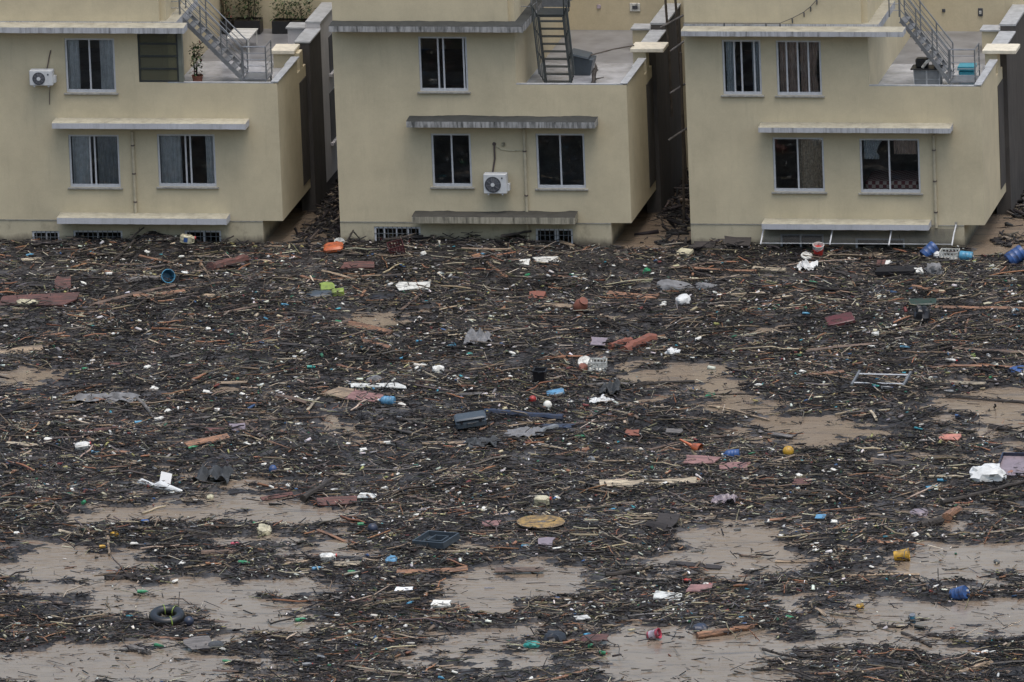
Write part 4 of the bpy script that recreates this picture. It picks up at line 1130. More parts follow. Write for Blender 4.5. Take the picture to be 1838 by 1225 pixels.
def block(name, desc, px, py, w, d, h, m, rot=(0, 0, 0), dz=.04, cat='box', c=.02, extra=None):
    parts = [('body', MB().cbox(-w / 2, w / 2, -d / 2, d / 2, -h / 2, h / 2, c), None)] + (extra or [])
    if len(parts) == 1:
        o = parts[0][1].build(name, MATS[m]); put(o, px, py, .1, rot, dz); return reg(o, desc, cat, None, (px, py))
    return make(name, parts, m, desc, cat, px, py, dz, rot)

# ---- sticks and boards caught against the house fronts
for de, x0, y0, x1, y1, rr, li, pi_ in (('forked black stick poking up at the left corner of the middle house', 618, 442, 640, 438, .03, .22, .9), ('shorter black stick beside the forked one at the middle house corner', 632, 440, 650, 437, .025, .2, -.9),
        ('black stick leaning under the lower left hood of the left house', 232, 441, 262, 436, .035, .22, .5), ('dark stick leaning at the rightmost drowned window of the left house', 396, 441, 421, 437, .035, .16, .35),
        ('dark branch lying before the drowned left window of the middle house', 690, 442, 760, 439, .05, .12, .05), ('dark branch lying before the drowned right window of the middle house', 960, 444, 1010, 440, .05, .10, -.08),
        ('black post standing in the alley mouth by the right house', 1228, 446, 1234, 443, .05, .25, 1.2), ('crooked black branch at the left corner of the left house front', 60, 445, 120, 441, .05, .08, .06), ('dark branch banked up below the middle house downpipe', 900, 443, 955, 439, .05, .12, .1)):
    log(de, x0, y0, x1, y1, rr, 'bark', li, pi_, 1, .06, cat='branch', name='snagged_stick')
# ---- landmarks: the things a viewer finds first
P = plank; S_ = stick
def landmark_things():
    # yellow round table top
    r = .66
    t = MB().lathe([(.001, -.02), (r * .97, -.02), (r, -.008), (r, .008), (r * .97, .02), (.001, .02)], 40)
    o = make('table_top', [('disc', t, None), ('edge_band', MB().lathe([(r + .001, -.012), (r + .009, 0), (r + .001, .012)], 40), 'wood_tan'),
                           ('sticker', MB().prism([(-.1, -.12), (.06, -.16), (.16, -.06), (.05, .0), (-.12, -.02)], .0202, .024), 'wood_grey'),
                           ('sticker', MB().prism([(-.35, -.15), (-.27, -.18), (-.24, -.08), (-.33, -.05)], .0202, .024), 'wood_brown')],
             'pl_yellowtop', 'yellow round table top floating flat', 'table top', 971, 943, .12, (.02, .03, .4))
    # inner tube with ropes
    R_, rr = .36, .135
    tor = MB(); rings = []
    for i in range(28):
        a = 2 * math.pi * i / 28
        rings.append([((R_ + rr * math.cos(b)) * math.cos(a), (R_ + rr * math.cos(b)) * math.sin(a), rr * math.sin(b)) for b in [2 * math.pi * k / 12 for k in range(12)]])
    tor.loft(rings + [rings[0]], False)
    parts = [('tube', tor, None)]
    for a in (1.1, 2.0, 5.2):
        parts.append(('rope', MB().tube([((R_ + (rr + .012) * math.cos(b)) * math.cos(a), (R_ + (rr + .012) * math.cos(b)) * math.sin(a), (rr + .012) * math.sin(b)) for b in [2 * math.pi * k / 12 for k in range(13)]], .016, 5), 'pl_lime'))
    make('inner_tube', parts, 'rubber', 'black rubber inner tube tied with light rope', 'inner tube', 300, 1112, .10, (.22, .05, 0))
    # dark green case
    make('storage_case', [('body', MB().cbox(-.44, .44, -.30, .30, -.13, .10, .05), None), ('lid', MB().cbox(-.45, .45, -.31, .31, .105, .19, .04), None),
                          ('handle', MB().tube([(-.12, -.31, .04), (-.1, -.36, .05), (.1, -.36, .05), (.12, -.31, .04)], .014, 6), 'pl_black'),
                          ('latch', MB().box(-.3, -.24, -.325, -.312, .05, .15), 'pl_black'), ('latch', MB().box(.24, .30, -.325, -.312, .05, .15), 'pl_black')],
         'pl_slate', 'dark slate storage case with a lid', 'case', 845, 763, .14, (.06, -.10, .25))
    # white lattice crate
    make('lattice_crate', crate_parts(.52, .36, .28), 'pl_white', 'white lattice plastic crate', 'crate', 1073, 664, .0, (.12, .03, .05))
    # black bin
    make('open_bin', [('body', MB().lathe([(.001, 0), (.2, 0), (.25, .36), (.27, .36), (.27, .39), (.23, .39), (.19, .03), (.001, .03)], 4, 'Z', (0, 0, -.15)), None), ('rim', MB().box(-.2, .2, -.205, -.19, .2, .235), None)],
         'pl_black', 'square black open bin', 'bin', 969, 686, .14, (.1, 0, .78))
    # metal rack frame
    fr_ = [('rail', MB().tube([(-.72, y, 0), (.72, y, 0)], .022, 6), None) for y in (-.35, .35)]
    fr_ += [('end_bar', MB().box(x - .03, x + .03, -.55, .55, -.03, .04), 'bars') for x in (-.75, .75)]
    make('metal_rack', fr_, 'aluminium', 'grey metal rack with two long rails', 'rack', 1582, 687, .12, (.12, 0, -.06))
    # yellow bucket
    make('bucket', bucket_parts(.40, .17), 'pl_yellow', 'yellow bucket on its side', 'bucket', 1618, 999, .12, (0, 1.45, .1))
    # blue barrel at the right edge
    make('blue_drum', drum_parts(.54, .23), 'pl_blue', 'large blue drum at the right edge below the right house', 'drum', 1823, 468, .20, (0, -.5, .5))
    make('blue_drum', drum_parts(.48, .19), 'pl_blue', 'dark blue tilted drum in front of the glass awning', 'drum', 1668, 456, .14, (0, -.6, .6))
    make('blue_drum', drum_parts(.40, .15), 'pl_cyan', 'small light blue drum right of the white hollow crate', 'drum', 1734, 463, .10, (0, .1, 0))
    make('blue_drum', drum_parts(.46, .19), 'pl_blue', 'blue drum half sunk at the lower right', 'drum', 1722, 1068, .10, (.2, -.35, -.4))
    make('hollow_crate', crate_parts(.56, .36, .24), 'pl_white', 'white hollow crate between the blue drums', 'crate', 1705, 461, .0, (.1, .0, -.05))
    make('paint_bucket', bucket_parts(.37, .165, 'pl_red'), 'pl_white', 'white bucket with a red band below the glass awning', 'bucket', 1469, 459, .17, (.25, .1, 0))
    make('blue_bucket', bucket_parts(.42, .2), 'pl_cyan', 'blue bucket lying open near the left house', 'bucket', 300, 505, .13, (1.2, .3, .3))
    make('jerrycan', jerrycan_parts() + [('label_patch', MB().box(-.07, .05, -.124, -.121, -.07, .07), 'pl_blue')], 'pl_cream', 'white jerrycan with a blue label in front of the left house', 'jerrycan', 335, 440, .14, (.0, .15, .1))
    make('jerrycan', jerrycan_parts(), 'pl_white', 'white jerrycan at the left side of the debris field', 'jerrycan', 147, 804, .10, (.3, -.1, .25))
    make('jerrycan', jerrycan_parts(), 'pl_cream', 'cream jerrycan above the yellow round table top', 'jerrycan', 972, 907, .11, (.2, .0, -.1))
    make('jerrycan', jerrycan_parts(), 'pl_white', 'white jerrycan at the lower left beside a blue bottle', 'jerrycan', 587, 1005, .08, (.2, .0, .2))
    make('water_jug', jug_parts() , 'pl_lblue', 'light blue water jug beside the two-tone board', 'water jug', 694, 724, .08, (0, 0, 3.0))
    make('water_jug', jug_parts(), 'pl_blue', 'dark blue water jug right of the orange scoop', 'water jug', 1312, 817, .07, (0, .05, 3.2))
    # black tray with inner frame
    tr = []
    for (x0, x1, y0, y1) in ((-.5, .5, -.45, -.41), (-.5, .5, .41, .45), (-.5, -.46, -.41, .41), (.46, .5, -.41, .41), (-.1, .34, -.30, -.27), (-.1, .34, .12, .15), (-.1, -.07, -.27, .12), (.31, .34, -.27, .12)):
        tr.append(('frame_bar', MB().box(x0, x1, y0, y1, -.06, .12), None))
    tr.append(('base', MB().box(-.459, .459, -.409, .409, -.055, -.02), None))
    make('crate_tray', tr, 'pl_slate', 'black shallow tray with an inner frame', 'tray', 783, 973, .06, (.08, -.03, -.35))
    # two-tone board
    c, a, L = ends(577, 707, 700, 716)
    o = empty('two_tone_board'); L1 = L * .42
    MB().prism([(-L / 2, -.25), (-L / 2 + L1, -.42), (-L / 2 + L1, .38), (-L / 2 + .35, .42)], -.02, .02).build('tan_half', MATS['wood_tan'], o, smooth=False)
    MB().prism([(-L / 2 + L1 + .004, -.42), (L / 2, -.45), (L / 2 - .25, .1), (-L / 2 + L1 + .004, .38)], -.02, .02).build('pink_half', MATS['wood_pink'], o, smooth=False)
    o.location = (c.x, c.y, hgt(c.x, c.y) + .08); o.rotation_euler = (.12, .0, a)
    reg(o, 'flat board, tan at one end and pink at the other', 'board', None, (638, 711))
    # white torn bag with card
    c, a, L = ends(247, 866, 330, 882)
    mb_ = MB().tube([(-L / 2, .05, .05), (-L / 2 + .12, .03, .10), (-.25, 0, .06), (0, 0, .12), (.3, -.03, .10), (L / 2 - .1, 0, .05), (L / 2, 0, .0)], [.06, .10, .07, .13, .10, .06, .02], 10)
    o = mb_.build('torn_bag', MATS['cloth_white']); o.location = (c.x, c.y, hgt(c.x, c.y)); o.rotation_euler = (0, 0, a)
    reg(o, 'twisted white plastic bag with one swollen end', 'bag', None, (288, 872))
    o = MB().box(-.16, .16, -.005, .005, 0, .30).build('card', MATS['paper_white'], None, (0, 0, 0), False); put(o, 296, 868, .1, (-.5, .3, .3), .08)
    reg(o, 'white printed card propped on the twisted white bag', 'card', None, (296, 860))
    # orange scoop
    make('plastic_scoop', [('bowl', MB().lathe([(.001, .0), (.09, 0), (.17, .26), (.155, .26), (.08, .02), (.001, .02)], 16, 'X', (0, 0, 0)), None), ('handle', MB().tube([(.02, 0, 0), (-.15, 0, .03), (-.42, 0, .06)], [.06, .035, .03], 8), None)],
         'pl_orange', 'orange red plastic scoop with a handle', 'scoop', 1243, 803, .10, (.2, .25, -.35))
    # terracotta rolls
    log('thick reddish brown rolled mattress at the head of the tan water channel', 1122, 632, 1176, 610, .17, 'pl_terra', .05, stubs=0, crook=.10, taper=.9, cat='roll', name='rolled_mattress')
    log('shorter reddish brown roll left of the thick rolled mattress', 1096, 626, 1132, 615, .11, 'pl_terra', .04, stubs=0, crook=.05, taper=.9, cat='roll', name='rolled_mattress')
    log('faded red rolled carpet in front of the left house', 378, 489, 444, 472, .16, 'wood_red', .05, stubs=0, crook=.02, taper=.9, cat='roll', name='rolled_carpet')
    make('clay_jar', [('body', MB().lathe([(.001, 0), (.13, 0), (.2, .12), (.2, .28), (.12, .4), (.10, .42), (.001, .42)], 16, 'Z', (0, 0, -.15)), None), ('rim', MB().lathe([(.10, .42), (.135, .43), (.135, .46), (.09, .46)], 16, 'Z', (0, 0, -.15)), None)],
         'pl_terra', 'reddish clay jar lying tilted', 'jar', 1041, 560, .14, (.6, .5, .2))
    ball('yellow ball with a dark stripe', 1415, 815, 'pl_yellow', .16, capm='pl_black')
    ball('grey white round float', 983, 731, 'foam', .13, 'float', 'float')
    ball('small grey ball', 1061, 824, 'pl_grey', .12)
    ball('bright blue ball', 490, 844, 'pl_blue', .12)
    ball('navy ball by the open water', 669, 953, 'pl_navy', .15)
    ball('navy ball next to the inner tube', 339, 1117, 'pl_navy', .14)
    ball('pale lime ball', 1747, 640, 'pl_lime', .08)
    ball('small red ball', 956, 720, 'pl_red', .11)
    # mauve flat box and stuffed white bag at right
    make('flat_box', [('base', MB().box(-.42, .42, -.55, .55, -.03, .02), None), ('side', MB().box(-.46, -.421, -.55, .55, -.03, .12), 'pl_navy'), ('side', MB().box(-.46, .42, .551, .58, -.03, .12), 'pl_navy')], 'pl_mauve', 'mauve flat box with raised dark edges', 'box', 1822, 844, .10, (.25, 0, -.05))
    blob('lumpy white stuffed bag by the mauve flat box', 1772, 856, .95, .7, .5, 'cloth_white', 0, .55, sink=.2, nf=3)
    # blue stepped items
    block('box_carton', 'small blue and white carton', 997, 709, .5, .3, .10, 'pl_lblue', (.2, -.15, .25), .06, extra=[('stripe', MB().box(-.2, .2, -.153, -.151, -.03, .03), 'pl_white')])
    make('pink_bucket', bucket_parts(.32, .14, 'pl_lilac'), 'pl_pink', 'pink and lilac bucket at the edge of the lower water', 'bucket', 1173, 1140, .10, (0, 1.3, -.2))
    block('orange_basin', 'orange plastic basin near the middle house corner', 599, 453, .58, .45, .2, 'pl_orange', (.25, -.1, .1), .1, 'basin', .06)
    make('maroon_crate', crate_parts(.46, .4, .3), 'pl_maroon', 'dark maroon crate below the middle house', 'crate', 713, 455, .02, (.3, -.2, .3))
    block('lime_box', 'lime green box beside a pale cushion', 607, 530, .36, .3, .18, 'pl_lime', (.1, -.1, .2), .06)
    panel('pale yellow cushion', 587, 521, 24, 12, 'pl_lime', .08, .2, .3, cat='cushion', name='cushion')
    blob('black knotted plastic bag', 1654, 575, .5, .5, .55, 'pl_black', 0, .6, sink=.15)
    block('maroon_box', 'open maroon box', 1508, 580, .8, .7, .12, 'pl_maroon', (.12, -.15, .3), .07)
    block('float_board', 'dark green float board', 1656, 548, .8, .5, .08, 'pl_dgreen', (.1, 0, .1), .07, 'float')
landmark_things()

# ---- planks, boards and logs, given by their two ends in the photograph
P('long brown plank', 160, 551, 315, 515, .16, 'wood_brown'); P('orange splintered plank', 240, 535, 333, 526, .22, 'wood_orange'); P('tan plank', 380, 510, 428, 506, .25, 'wood_tan')
S_('upright leaning stick', 355, 470, 376, 508, 'wood_tan', .035); P('wide tan plank cut by the picture edge', -12, 637, 76, 627, .36, 'wood_tan'); P('long thin plank', 22, 556, 162, 561, .1, 'wood_tan')
P('grey brown plank', 402, 566, 462, 553, .1, 'wood_brown'); log('long black branch leaning on the pile', 170, 497, 262, 420, .05, 'bark', .10, .02, 1, .02); log('fat grey log', 226, 509, 288, 503, .12, 'wood_grey')
P('short white board', 39, 468, 75, 466, .2, 'wood_pale'); S_('thin dark pole', 539, 478, 597, 461, 'wood_dark', .04); P('black timber', 625, 500, 720, 497, .2, 'wood_dark', .1)
P('narrow brown plank', 722, 557, 760, 528, .12, 'wood_brown'); P('broad orange plank', 623, 584, 701, 601, .28, 'wood_orange', .05, .7); P('small orange plank', 650, 614, 700, 627, .2, 'wood_orange')
P('orange lath', 873, 474, 910, 500, .12, 'wood_orange'); P('short orange board', 848, 466, 870, 460, .22, 'wood_orange'); log('dark beam', 790, 437, 845, 429, .09, 'wood_dark', .06, stubs=0, cat='beam', name='beam')
S_('bent tan branch', 920, 446, 988, 450, 'wood_tan', .035); P('short tan plank', 1004, 439, 1030, 447, .16, 'wood_tan', lift=.05); P('long straight plank', 1200, 484, 1305, 473, .12, 'wood_brown')
P('long reddish plank', 1237, 484, 1357, 490, .12, 'wood_orange'); P('thick white plank', 1352, 485, 1410, 489, .26, 'wood_pale', .06); P('broad orange slab', 1090, 529, 1180, 536, .40, 'wood_orange')
P('broad tan slab', 965, 551, 1025, 554, .42, 'wood_tan'); P('pale lath', 1284, 553, 1333, 550, .12, 'wood_pale'); S_('long pale stick', 905, 602, 1004, 596, 'wood_pale', .035)
P('orange batten', 1636, 518, 1695, 529, .2, 'wood_orange'); P('long low plank at the right edge', 1670, 555, 1842, 558, .14, 'wood_orange'); P('long slanting plank', 1448, 635, 1576, 620, .12, 'wood_brown')
S_('pale stick', 1381, 540, 1420, 534, 'wood_pale', .03); S_('slanting pale stick', 1417, 552, 1447, 536, 'wood_pale', .03); S_('orange pole', 1737, 577, 1732, 601, 'wood_orange', .045)
S_('long level stick', 170, 652, 285, 652, 'wood_tan', .03); P('red plank', 196, 657, 216, 658, .24, 'wood_red'); log('grey branch', 245, 720, 275, 752, .06, 'wood_grey', .05)
S_('long pole with a twin below it', 270, 764, 462, 739, 'wood_grey', .045); S_('lower pole of a pair', 270, 766, 447, 761, 'wood_brown', .045); P('red orange plank', 135, 776, 225, 766, .16, 'wood_red')
P('white and orange lath', 10, 798, 77, 804, .16, 'wood_pale'); P('thick black timber', 33, 828, 97, 826, .3, 'wood_dark', .12); P('thin slanting lath', 192, 825, 260, 839, .08, 'wood_tan')
P('splintered orange board', 335, 803, 410, 787, .30, 'wood_orange'); S_('bent brown branch', 423, 750, 462, 773, 'wood_brown', .05); S_('straight pale stick', 840, 667, 907, 655, 'wood_tan', .035)
S_('bent orange stick', 607, 660, 665, 671, 'wood_orange', .04); S_('very long pole', 440, 757, 586, 748, 'wood_brown', .04); log('dark slanting branch', 440, 760, 495, 800, .06, 'wood_brown')
log('dark crooked branch', 544, 701, 628, 683, .06, 'bark'); log('black pipe with a white end', 870, 741, 1010, 752, .10, 'pl_navy', .03, stubs=0, crook=.0, taper=1, cat='pipe', name='drain_pipe')
P('straight tan plank', 758, 798, 834, 797, .2, 'wood_tan'); P('short curved tan plank', 650, 796, 693, 799, .18, 'wood_tan'); P('maroon board', 570, 905, 640, 901, .45, 'wood_red', .05, .5)
log('dark thick log', 544, 899, 597, 863, .10, 'bark', .03); P('long grey plank', 714, 889, 832, 918, .12, 'wood_brown'); S_('slim pole', 913, 767, 997, 755, 'wood_tan', .03)
S_('slim reddish pole', 1025, 763, 1125, 752, 'wood_brown', .035); P('short orange plank', 998, 819, 1057, 807, .18, 'wood_orange'); P('slanting brown pole', 1138, 814, 1234, 788, .1, 'wood_brown')
P('level brown lath', 1234, 786, 1320, 782, .1, 'wood_brown'); P('long pale split board', 1077, 872, 1250, 867, .40, 'wood_pale', .05, .5); S_('thin pale pole', 1250, 867, 1418, 862, 'wood_pale', .03)
P('thin plank by the tan channel', 1273, 726, 1382, 752, .09, 'wood_tan'); log('long dark driftwood branch', 1083, 692, 1247, 684, .07, 'bark', .03, stubs=3); log('tan driftwood log', 1049, 693, 1132, 690, .10, 'wood_grey')
log('long black branch', 1690, 908, 1842, 871, .08, 'bark', .05, stubs=3); log('black timber in the right water', 1698, 708, 1842, 720, .07, 'bark', .0); log('dark sunken timber', 1778, 762, 1842, 778, .10, 'bark', -.02)
P('grey plank', 1360, 774, 1422, 785, .2, 'wood_grey'); P('long orange lath', 1685, 659, 1842, 661, .12, 'wood_orange'); P('long dark red lath', 1710, 630, 1842, 637, .12, 'wood_brown')
P('low dark slab', 1568, 835, 1650, 839, .4, 'wood_dark', .06); S_('knotty pale stick', 1667, 861, 1730, 860, 'wood_pale', .05); log('dark log', 189, 1036, 263, 1032, .10, 'bark')
P('long orange lath', 216, 1134, 340, 1145, .12, 'wood_orange'); log('tan log', 233, 1161, 268, 1171, .11, 'wood_grey'); log('brown log', 361, 997, 430, 994, .10, 'wood_brown')
S_('upright tan stick', 192, 957, 196, 994, 'wood_tan', .05); S_('dark stick on the water', 124, 1037, 160, 1047, 'bark', .03); S_('pale lath', 107, 957, 148, 966, 'wood_pale', .04)
P('thin orange plank', 510, 1015, 558, 1009, .1, 'wood_tan'); P('level tan plank', 330, 1020, 390, 1013, .1, 'wood_tan'); P('long reddish beam', 712, 1031, 840, 1024, .22, 'wood_orange')
P('pale plank', 598, 1016, 646, 1015, .24, 'wood_pale'); log('black branch', 1087, 1033, 1171, 1019, .08, 'bark'); P('grey standing board', 736, 1158, 757, 1132, .14, 'wood_grey')
S_('very long thin pole', 802, 957, 1053, 957, 'wood_brown', .03); S_('pair of pale sticks', 1077, 957, 1143, 981, 'wood_pale', .04); P('broken red plank', 649, 1081, 722, 1070, .2, 'wood_red')
P('orange plank', 1557, 971, 1615, 974, .26, 'wood_orange'); P('tan plank', 1500, 980, 1545, 985, .24, 'wood_tan'); log('orange split log', 1252, 1142, 1353, 1125, .12, 'wood_orange', .04, stubs=0)
P('long tan plank', 1391, 1006, 1523, 1003, .12, 'wood_tan'); P('long pale lath', 1474, 1031, 1651, 1029, .1, 'wood_tan'); log('pale tan log', 1721, 1209, 1780, 1189, .10, 'wood_tan')
log('short orange log end', 1697, 934, 1722, 916, .15, 'wood_orange', .05, stubs=0); log('dark log stump', 1655, 946, 1690, 936, .17, 'bark', .05, stubs=0); S_('slim tan stick', 1265, 1084, 1322, 1069, 'wood_tan', .03)
S_('pale twig', 1490, 1099, 1537, 1104, 'wood_pale', .035); log('sunken dark branch', 1575, 1120, 1630, 1122, .06, 'bark'); log('dark spiky branch', 1665, 1136, 1740, 1150, .06, 'bark', stubs=4)
log('dark branch', 1620, 1133, 1670, 1158, .06, 'bark', stubs=3); S_('brown stick', 1327, 994, 1366, 998, 'wood_brown', .035); P('dark plank', 1200, 1008, 1294, 1018, .3, 'wood_dark')
P('short dark plank', 1160, 947, 1195, 955, .4, 'wood_dark', .04, .9); log('reddish log', 700, 672, 738, 664, .06, 'wood_orange'); P('dark red plank', 470, 895, 525, 885, .2, 'wood_red')
P('brown lath', 340, 606, 400, 592, .08, 'wood_brown'); P('tan strip', 60, 615, 160, 622, .1, 'wood_tan'); P('reddish strip', 1380, 935, 1440, 929, .12, 'wood_orange')

# ---- panels, sheets, bags
panel('rusty red panel', 66, 544, 128, 20, 'wood_red', .04, .15); panel('dark red panel standing up', 114, 518, 28, 22, 'wood_red', .04, .8); panel('cream foam board', 50, 548, 38, 7, 'pl_cream', .05)
panel('red panel', 641, 482, 60, 12, 'wood_red', .04, .3); panel('white torn sheet of board', 742, 520, 55, 13, 'pl_white', .02, .12, .2); panel('dark gabled board', 1322, 446, 46, 16, 'wood_dark', .04, .35)
panel('black board at the right house corner', 1265, 448, 36, 12, 'wood_dark', .05, .3); panel('black tent-shaped board', 870, 430, 52, 14, 'wood_dark', .04, .35); panel('brown cushion pad', 963, 534, 27, 13, 'pl_terra', .1, .3)
panel('pink board', 1260, 831, 60, 12, 'wood_pink', .04, .12); panel('second pink board', 1318, 839, 50, 12, 'wood_pink', .04, .12); panel('salmon pink panel', 1705, 790, 38, 10, 'pl_salmon', .03, .15)
panel('maroon triangular board', 385, 775, 36, 9, 'wood_red', .03, .2); panel('grey mauve board', 430, 770, 28, 12, 'pl_mauve', .03, .2, .4); panel('reddish sunken board', 930, 1022, 90, 7, 'wood_brown', .03, .05, .06)
panel('white enamel board', 1199, 1072, 50, 12, 'pl_white', .04, .1, -.1); panel('red board', 1068, 1147, 52, 11, 'wood_red', .03, .12); panel('grey square panel', 359, 1158, 54, 20, 'wood_grey', .03, .15, .5)
panel('mauve board', 980, 978, 28, 12, 'pl_mauve', .03, .2); panel('dusty mauve sheet', 1255, 1062, 38, 13, 'wood_pink', .03, .1); panel('dull pink board', 880, 945, 34, 8, 'wood_pink', .03, .1)
panel('terracotta scrap', 1135, 782, 26, 10, 'pl_terra', .03, .4); panel('mauve scrap', 1074, 620, 28, 14, 'pl_mauve', .03, .2); panel('dark red sheet', 1440, 870, 32, 10, 'wood_red', .03, .15)
panel('white slab', 1650, 493, 14, 8, 'pl_white', .06, .3, .4, cat='slab', name='foam_slab'); panel('white triangle of board', 1591, 477, 14, 9, 'pl_white', .03, .5); panel('red scrap of board', 1581, 477, 16, 10, 'wood_red', .03, .4)
panel('white broken signboard strip', 675, 696, 88, 9, 'pl_white', .03, .1, 0, 7, .3); panel('white paper sheet', 725, 1060, 32, 6, 'paper_white', .01, .1, .1, cat='paper', name='paper_sheet'); panel('white foam slab', 793, 1090, 32, 9, 'foam', .06, .15)
panel('white strip', 1044, 1111, 26, 6, 'pl_white', .03, .15, .5); panel('black angular sheet', 1195, 943, 42, 24, 'wood_dark', .03, .5, -.3); panel('white scrap of sheet', 659, 895, 34, 7, 'pl_white', .02, .12)
panel('white corner of board', 942, 474, 18, 10, 'pl_white', .03, .5); panel('white torn strip', 982, 468, 46, 8, 'pl_white', .03, .15, .1, 7, .3); panel('pale long board', 1229, 459, 26, 12, 'pl_cream', .08, .3, -.6)
panel('navy board', 1000, 765, 60, 6, 'pl_navy', .03, .1); panel('grey board', 1210, 780, 30, 8, 'wood_grey', .03, .1); panel('pale blue slip', 1472, 930, 18, 7, 'pl_lblue', .02, .2); panel('black trough', 1605, 492, 72, 9, 'pl_black', .12, .1, cat='trough', name='trough')
sheet('crumpled grey tarpaulin', 186, 720, 108, 16, 'cloth_grey', -.05, .22); sheet('grey tarpaulin', 860, 614, 46, 16, 'cloth_grey', .1, .2); sheet('dark grey cloth', 384, 860, 60, 17, 'cloth_dark', -.1, .25, 'cloth', 'wet_cloth')
sheet('crumpled slate tarpaulin', 867, 802, 58, 13, 'cloth_dark', .0, .2); sheet('pale grey sheet', 942, 785, 66, 14, 'cloth_grey', .15, .1); sheet('white plastic sheet', 1080, 726, 42, 8, 'cloth_white', .05, .12)
sheet('small dark tarpaulin', 1096, 706, 36, 13, 'cloth_dark', 0, .25); sheet('greenish white sack', 1446, 485, 38, 11, 'cloth_white', 0, .2, 'sack', 'flat_sack'); sheet('grey lilac sheet', 1300, 905, 40, 9, 'pl_mauve', 0, .15)
log('curved grey hose', 968, 785, 1000, 770, .08, 'pl_grey', .06, stubs=0, crook=.15, taper=.95, cat='hose', name='hose')
blob('long grey tarpaulin bundle', 1214, 515, 1.15, .8, .34, 'cloth_grey', 0, .35, 'bundle', 'bundle'); blob('small grey bundle', 1269, 516, .6, .5, .22, 'cloth_grey', 0, .35, 'bundle', 'bundle'); blob('white tied bag', 1226, 545, .42, .45, .34, 'cloth_white')
blob('dirty white bag', 1208, 635, .42, .5, .28, 'cloth_white', 0, .6); blob('small white bag', 671, 684, .42, .4, .24, 'cloth_grey'); blob('pale square bag', 787, 669, .36, .4, .3, 'foam', .2, .4); blob('pale yellow bag', 475, 952, .40, .45, .34, 'pl_cream', 0, .5)
blob('grey dusty bag', 388, 1161, .4, .4, .24, 'cloth_dark'); blob('translucent grey bag', 1676, 489, .46, .5, .36, 'cloth_grey', 0, .6); blob('pale grey bag', 1684, 460, .32, .35, .28, 'cloth_white'); blob('black lump of cloth', 995, 1147, .62, .6, .3, 'pl_black', 0, .6, 'cloth', 'wet_cloth')
blob('yellow foam block', 377, 892, .2, .2, .16, 'pl_cream', 0, .25, 'foam block', 'foam_block'); blob('white foam lump', 286, 752, .3, .3, .16, 'foam', 0, .4, 'foam block', 'foam_block'); blob('reddish bundle', 1047, 666, .26, .3, .3, 'pl_terra', 0, .4, 'bundle', 'bundle')
blob('blue crumpled bag', 703, 1011, .3, .35, .22, 'pl_lblue', 0, .6); blob('green crumpled bag', 1161, 489, .22, .3, .22, 'pl_green', 0, .5); blob('green crumpled plastic', 1041, 786, .42, .3, .12, 'pl_green', 0, .5); blob('blue bag at the right edge', 1826, 668, .5, .5, .2, 'pl_blue', 0, .5)
blob('red crumpled plastic', 1233, 1044, .26, .3, .12, 'pl_red', 0, .5); blob('smaller red crumpled plastic', 1271, 1050, .2, .25, .1, 'pl_red', 0, .5); blob('yellow torn plastic', 1544, 1088, .2, .25, .14, 'pl_yellow', 0, .6); blob('green and white bag', 955, 1158, .4, .35, .18, 'pl_teal', 0, .5)
blob('purple dark bundle', 1650, 920, .5, .5, .2, 'pl_mauve', 0, .4, 'bundle', 'bundle'); blob('dark blue bundle', 1257, 1128, .4, .4, .3, 'pl_navy', 0, .3, 'bundle', 'bundle'); blob('slate bundle', 575, 532, .8, .6, .2, 'pl_slate', 0, .4, 'bundle', 'bundle')
blob('black bundle with a white patch', 688, 538, .75, .6, .22, 'pl_black', 0, .4, 'bundle', 'bundle'); blob('turquoise crumpled bag', 812, 625, .24, .25, .16, 'pl_cyan', 0, .5); blob('green bundle of netting', 843, 638, .2, .25, .16, 'pl_teal', 0, .5); blob('orange rag', 206, 964, .22, .3, .14, 'pl_yellow', .6, .5, 'rag', 'rag')
blob('green netting in the channel', 1275, 711, .3, .3, .1, 'pl_green', 0, .6, 'netting', 'netting'); blob('red lump before a drowned window', 686, 432, .25, .25, .2, 'pl_red', 0, .4); blob('blue plastic lump', 259, 942, .24, .25, .15, 'pl_blue', 0, .4); blob('grey sheet lump before a drowned window', 753, 434, .28, .3, .24, 'pl_grey', 0, .3)
make('cyan_cone', [('cone', MB().lathe([(.001, 0), (.11, 0), (.03, .3), (.001, .31)], 12, 'X', (-.15, 0, 0)), None), ('rim', MB().lathe([(.11, -.01), (.125, 0), (.11, .012)], 12, 'X', (-.15, 0, 0)), None)], 'pl_cyan', 'small pale cyan cone', 'cone', 1673, 874, .06, (0, -.3, .4))
make('round_lid', [('disc', MB().lathe([(.001, 0), (.2, 0), (.21, .02), (.2, .04), (.001, .03)], 20), None), ('knob', MB().lathe([(.03, .03), (.04, .06), (.001, .065)], 10), None)], 'pl_white', 'round white lid leaning on the white lattice crate', 'lid', 1050, 656, .10, (.9, 0, .2))
make('round_lid', [('disc', MB().lathe([(.001, 0), (.17, 0), (.18, .02), (.17, .04), (.001, .03)], 20), None), ('knob', MB().lathe([(.03, .03), (.04, .06), (.001, .065)], 10), None)], 'pl_white', 'round pale lattice lid beside the red banded bucket', 'lid', 1448, 462, .08, (.4, .1, .2))
make('white_bowl', [('body', MB().lathe([(.001, 0), (.08, 0), (.16, .1), (.15, .1), (.07, .015), (.001, .015)], 16, 'Z', (0, 0, 0)), None), ('foot', MB().lathe([(.07, -.015), (.08, 0), (.07, .002)], 14), None)], 'pl_white', 'white bowl at the foot of the middle house corner', 'bowl', 609, 438, .04, (.5, .2, 0))
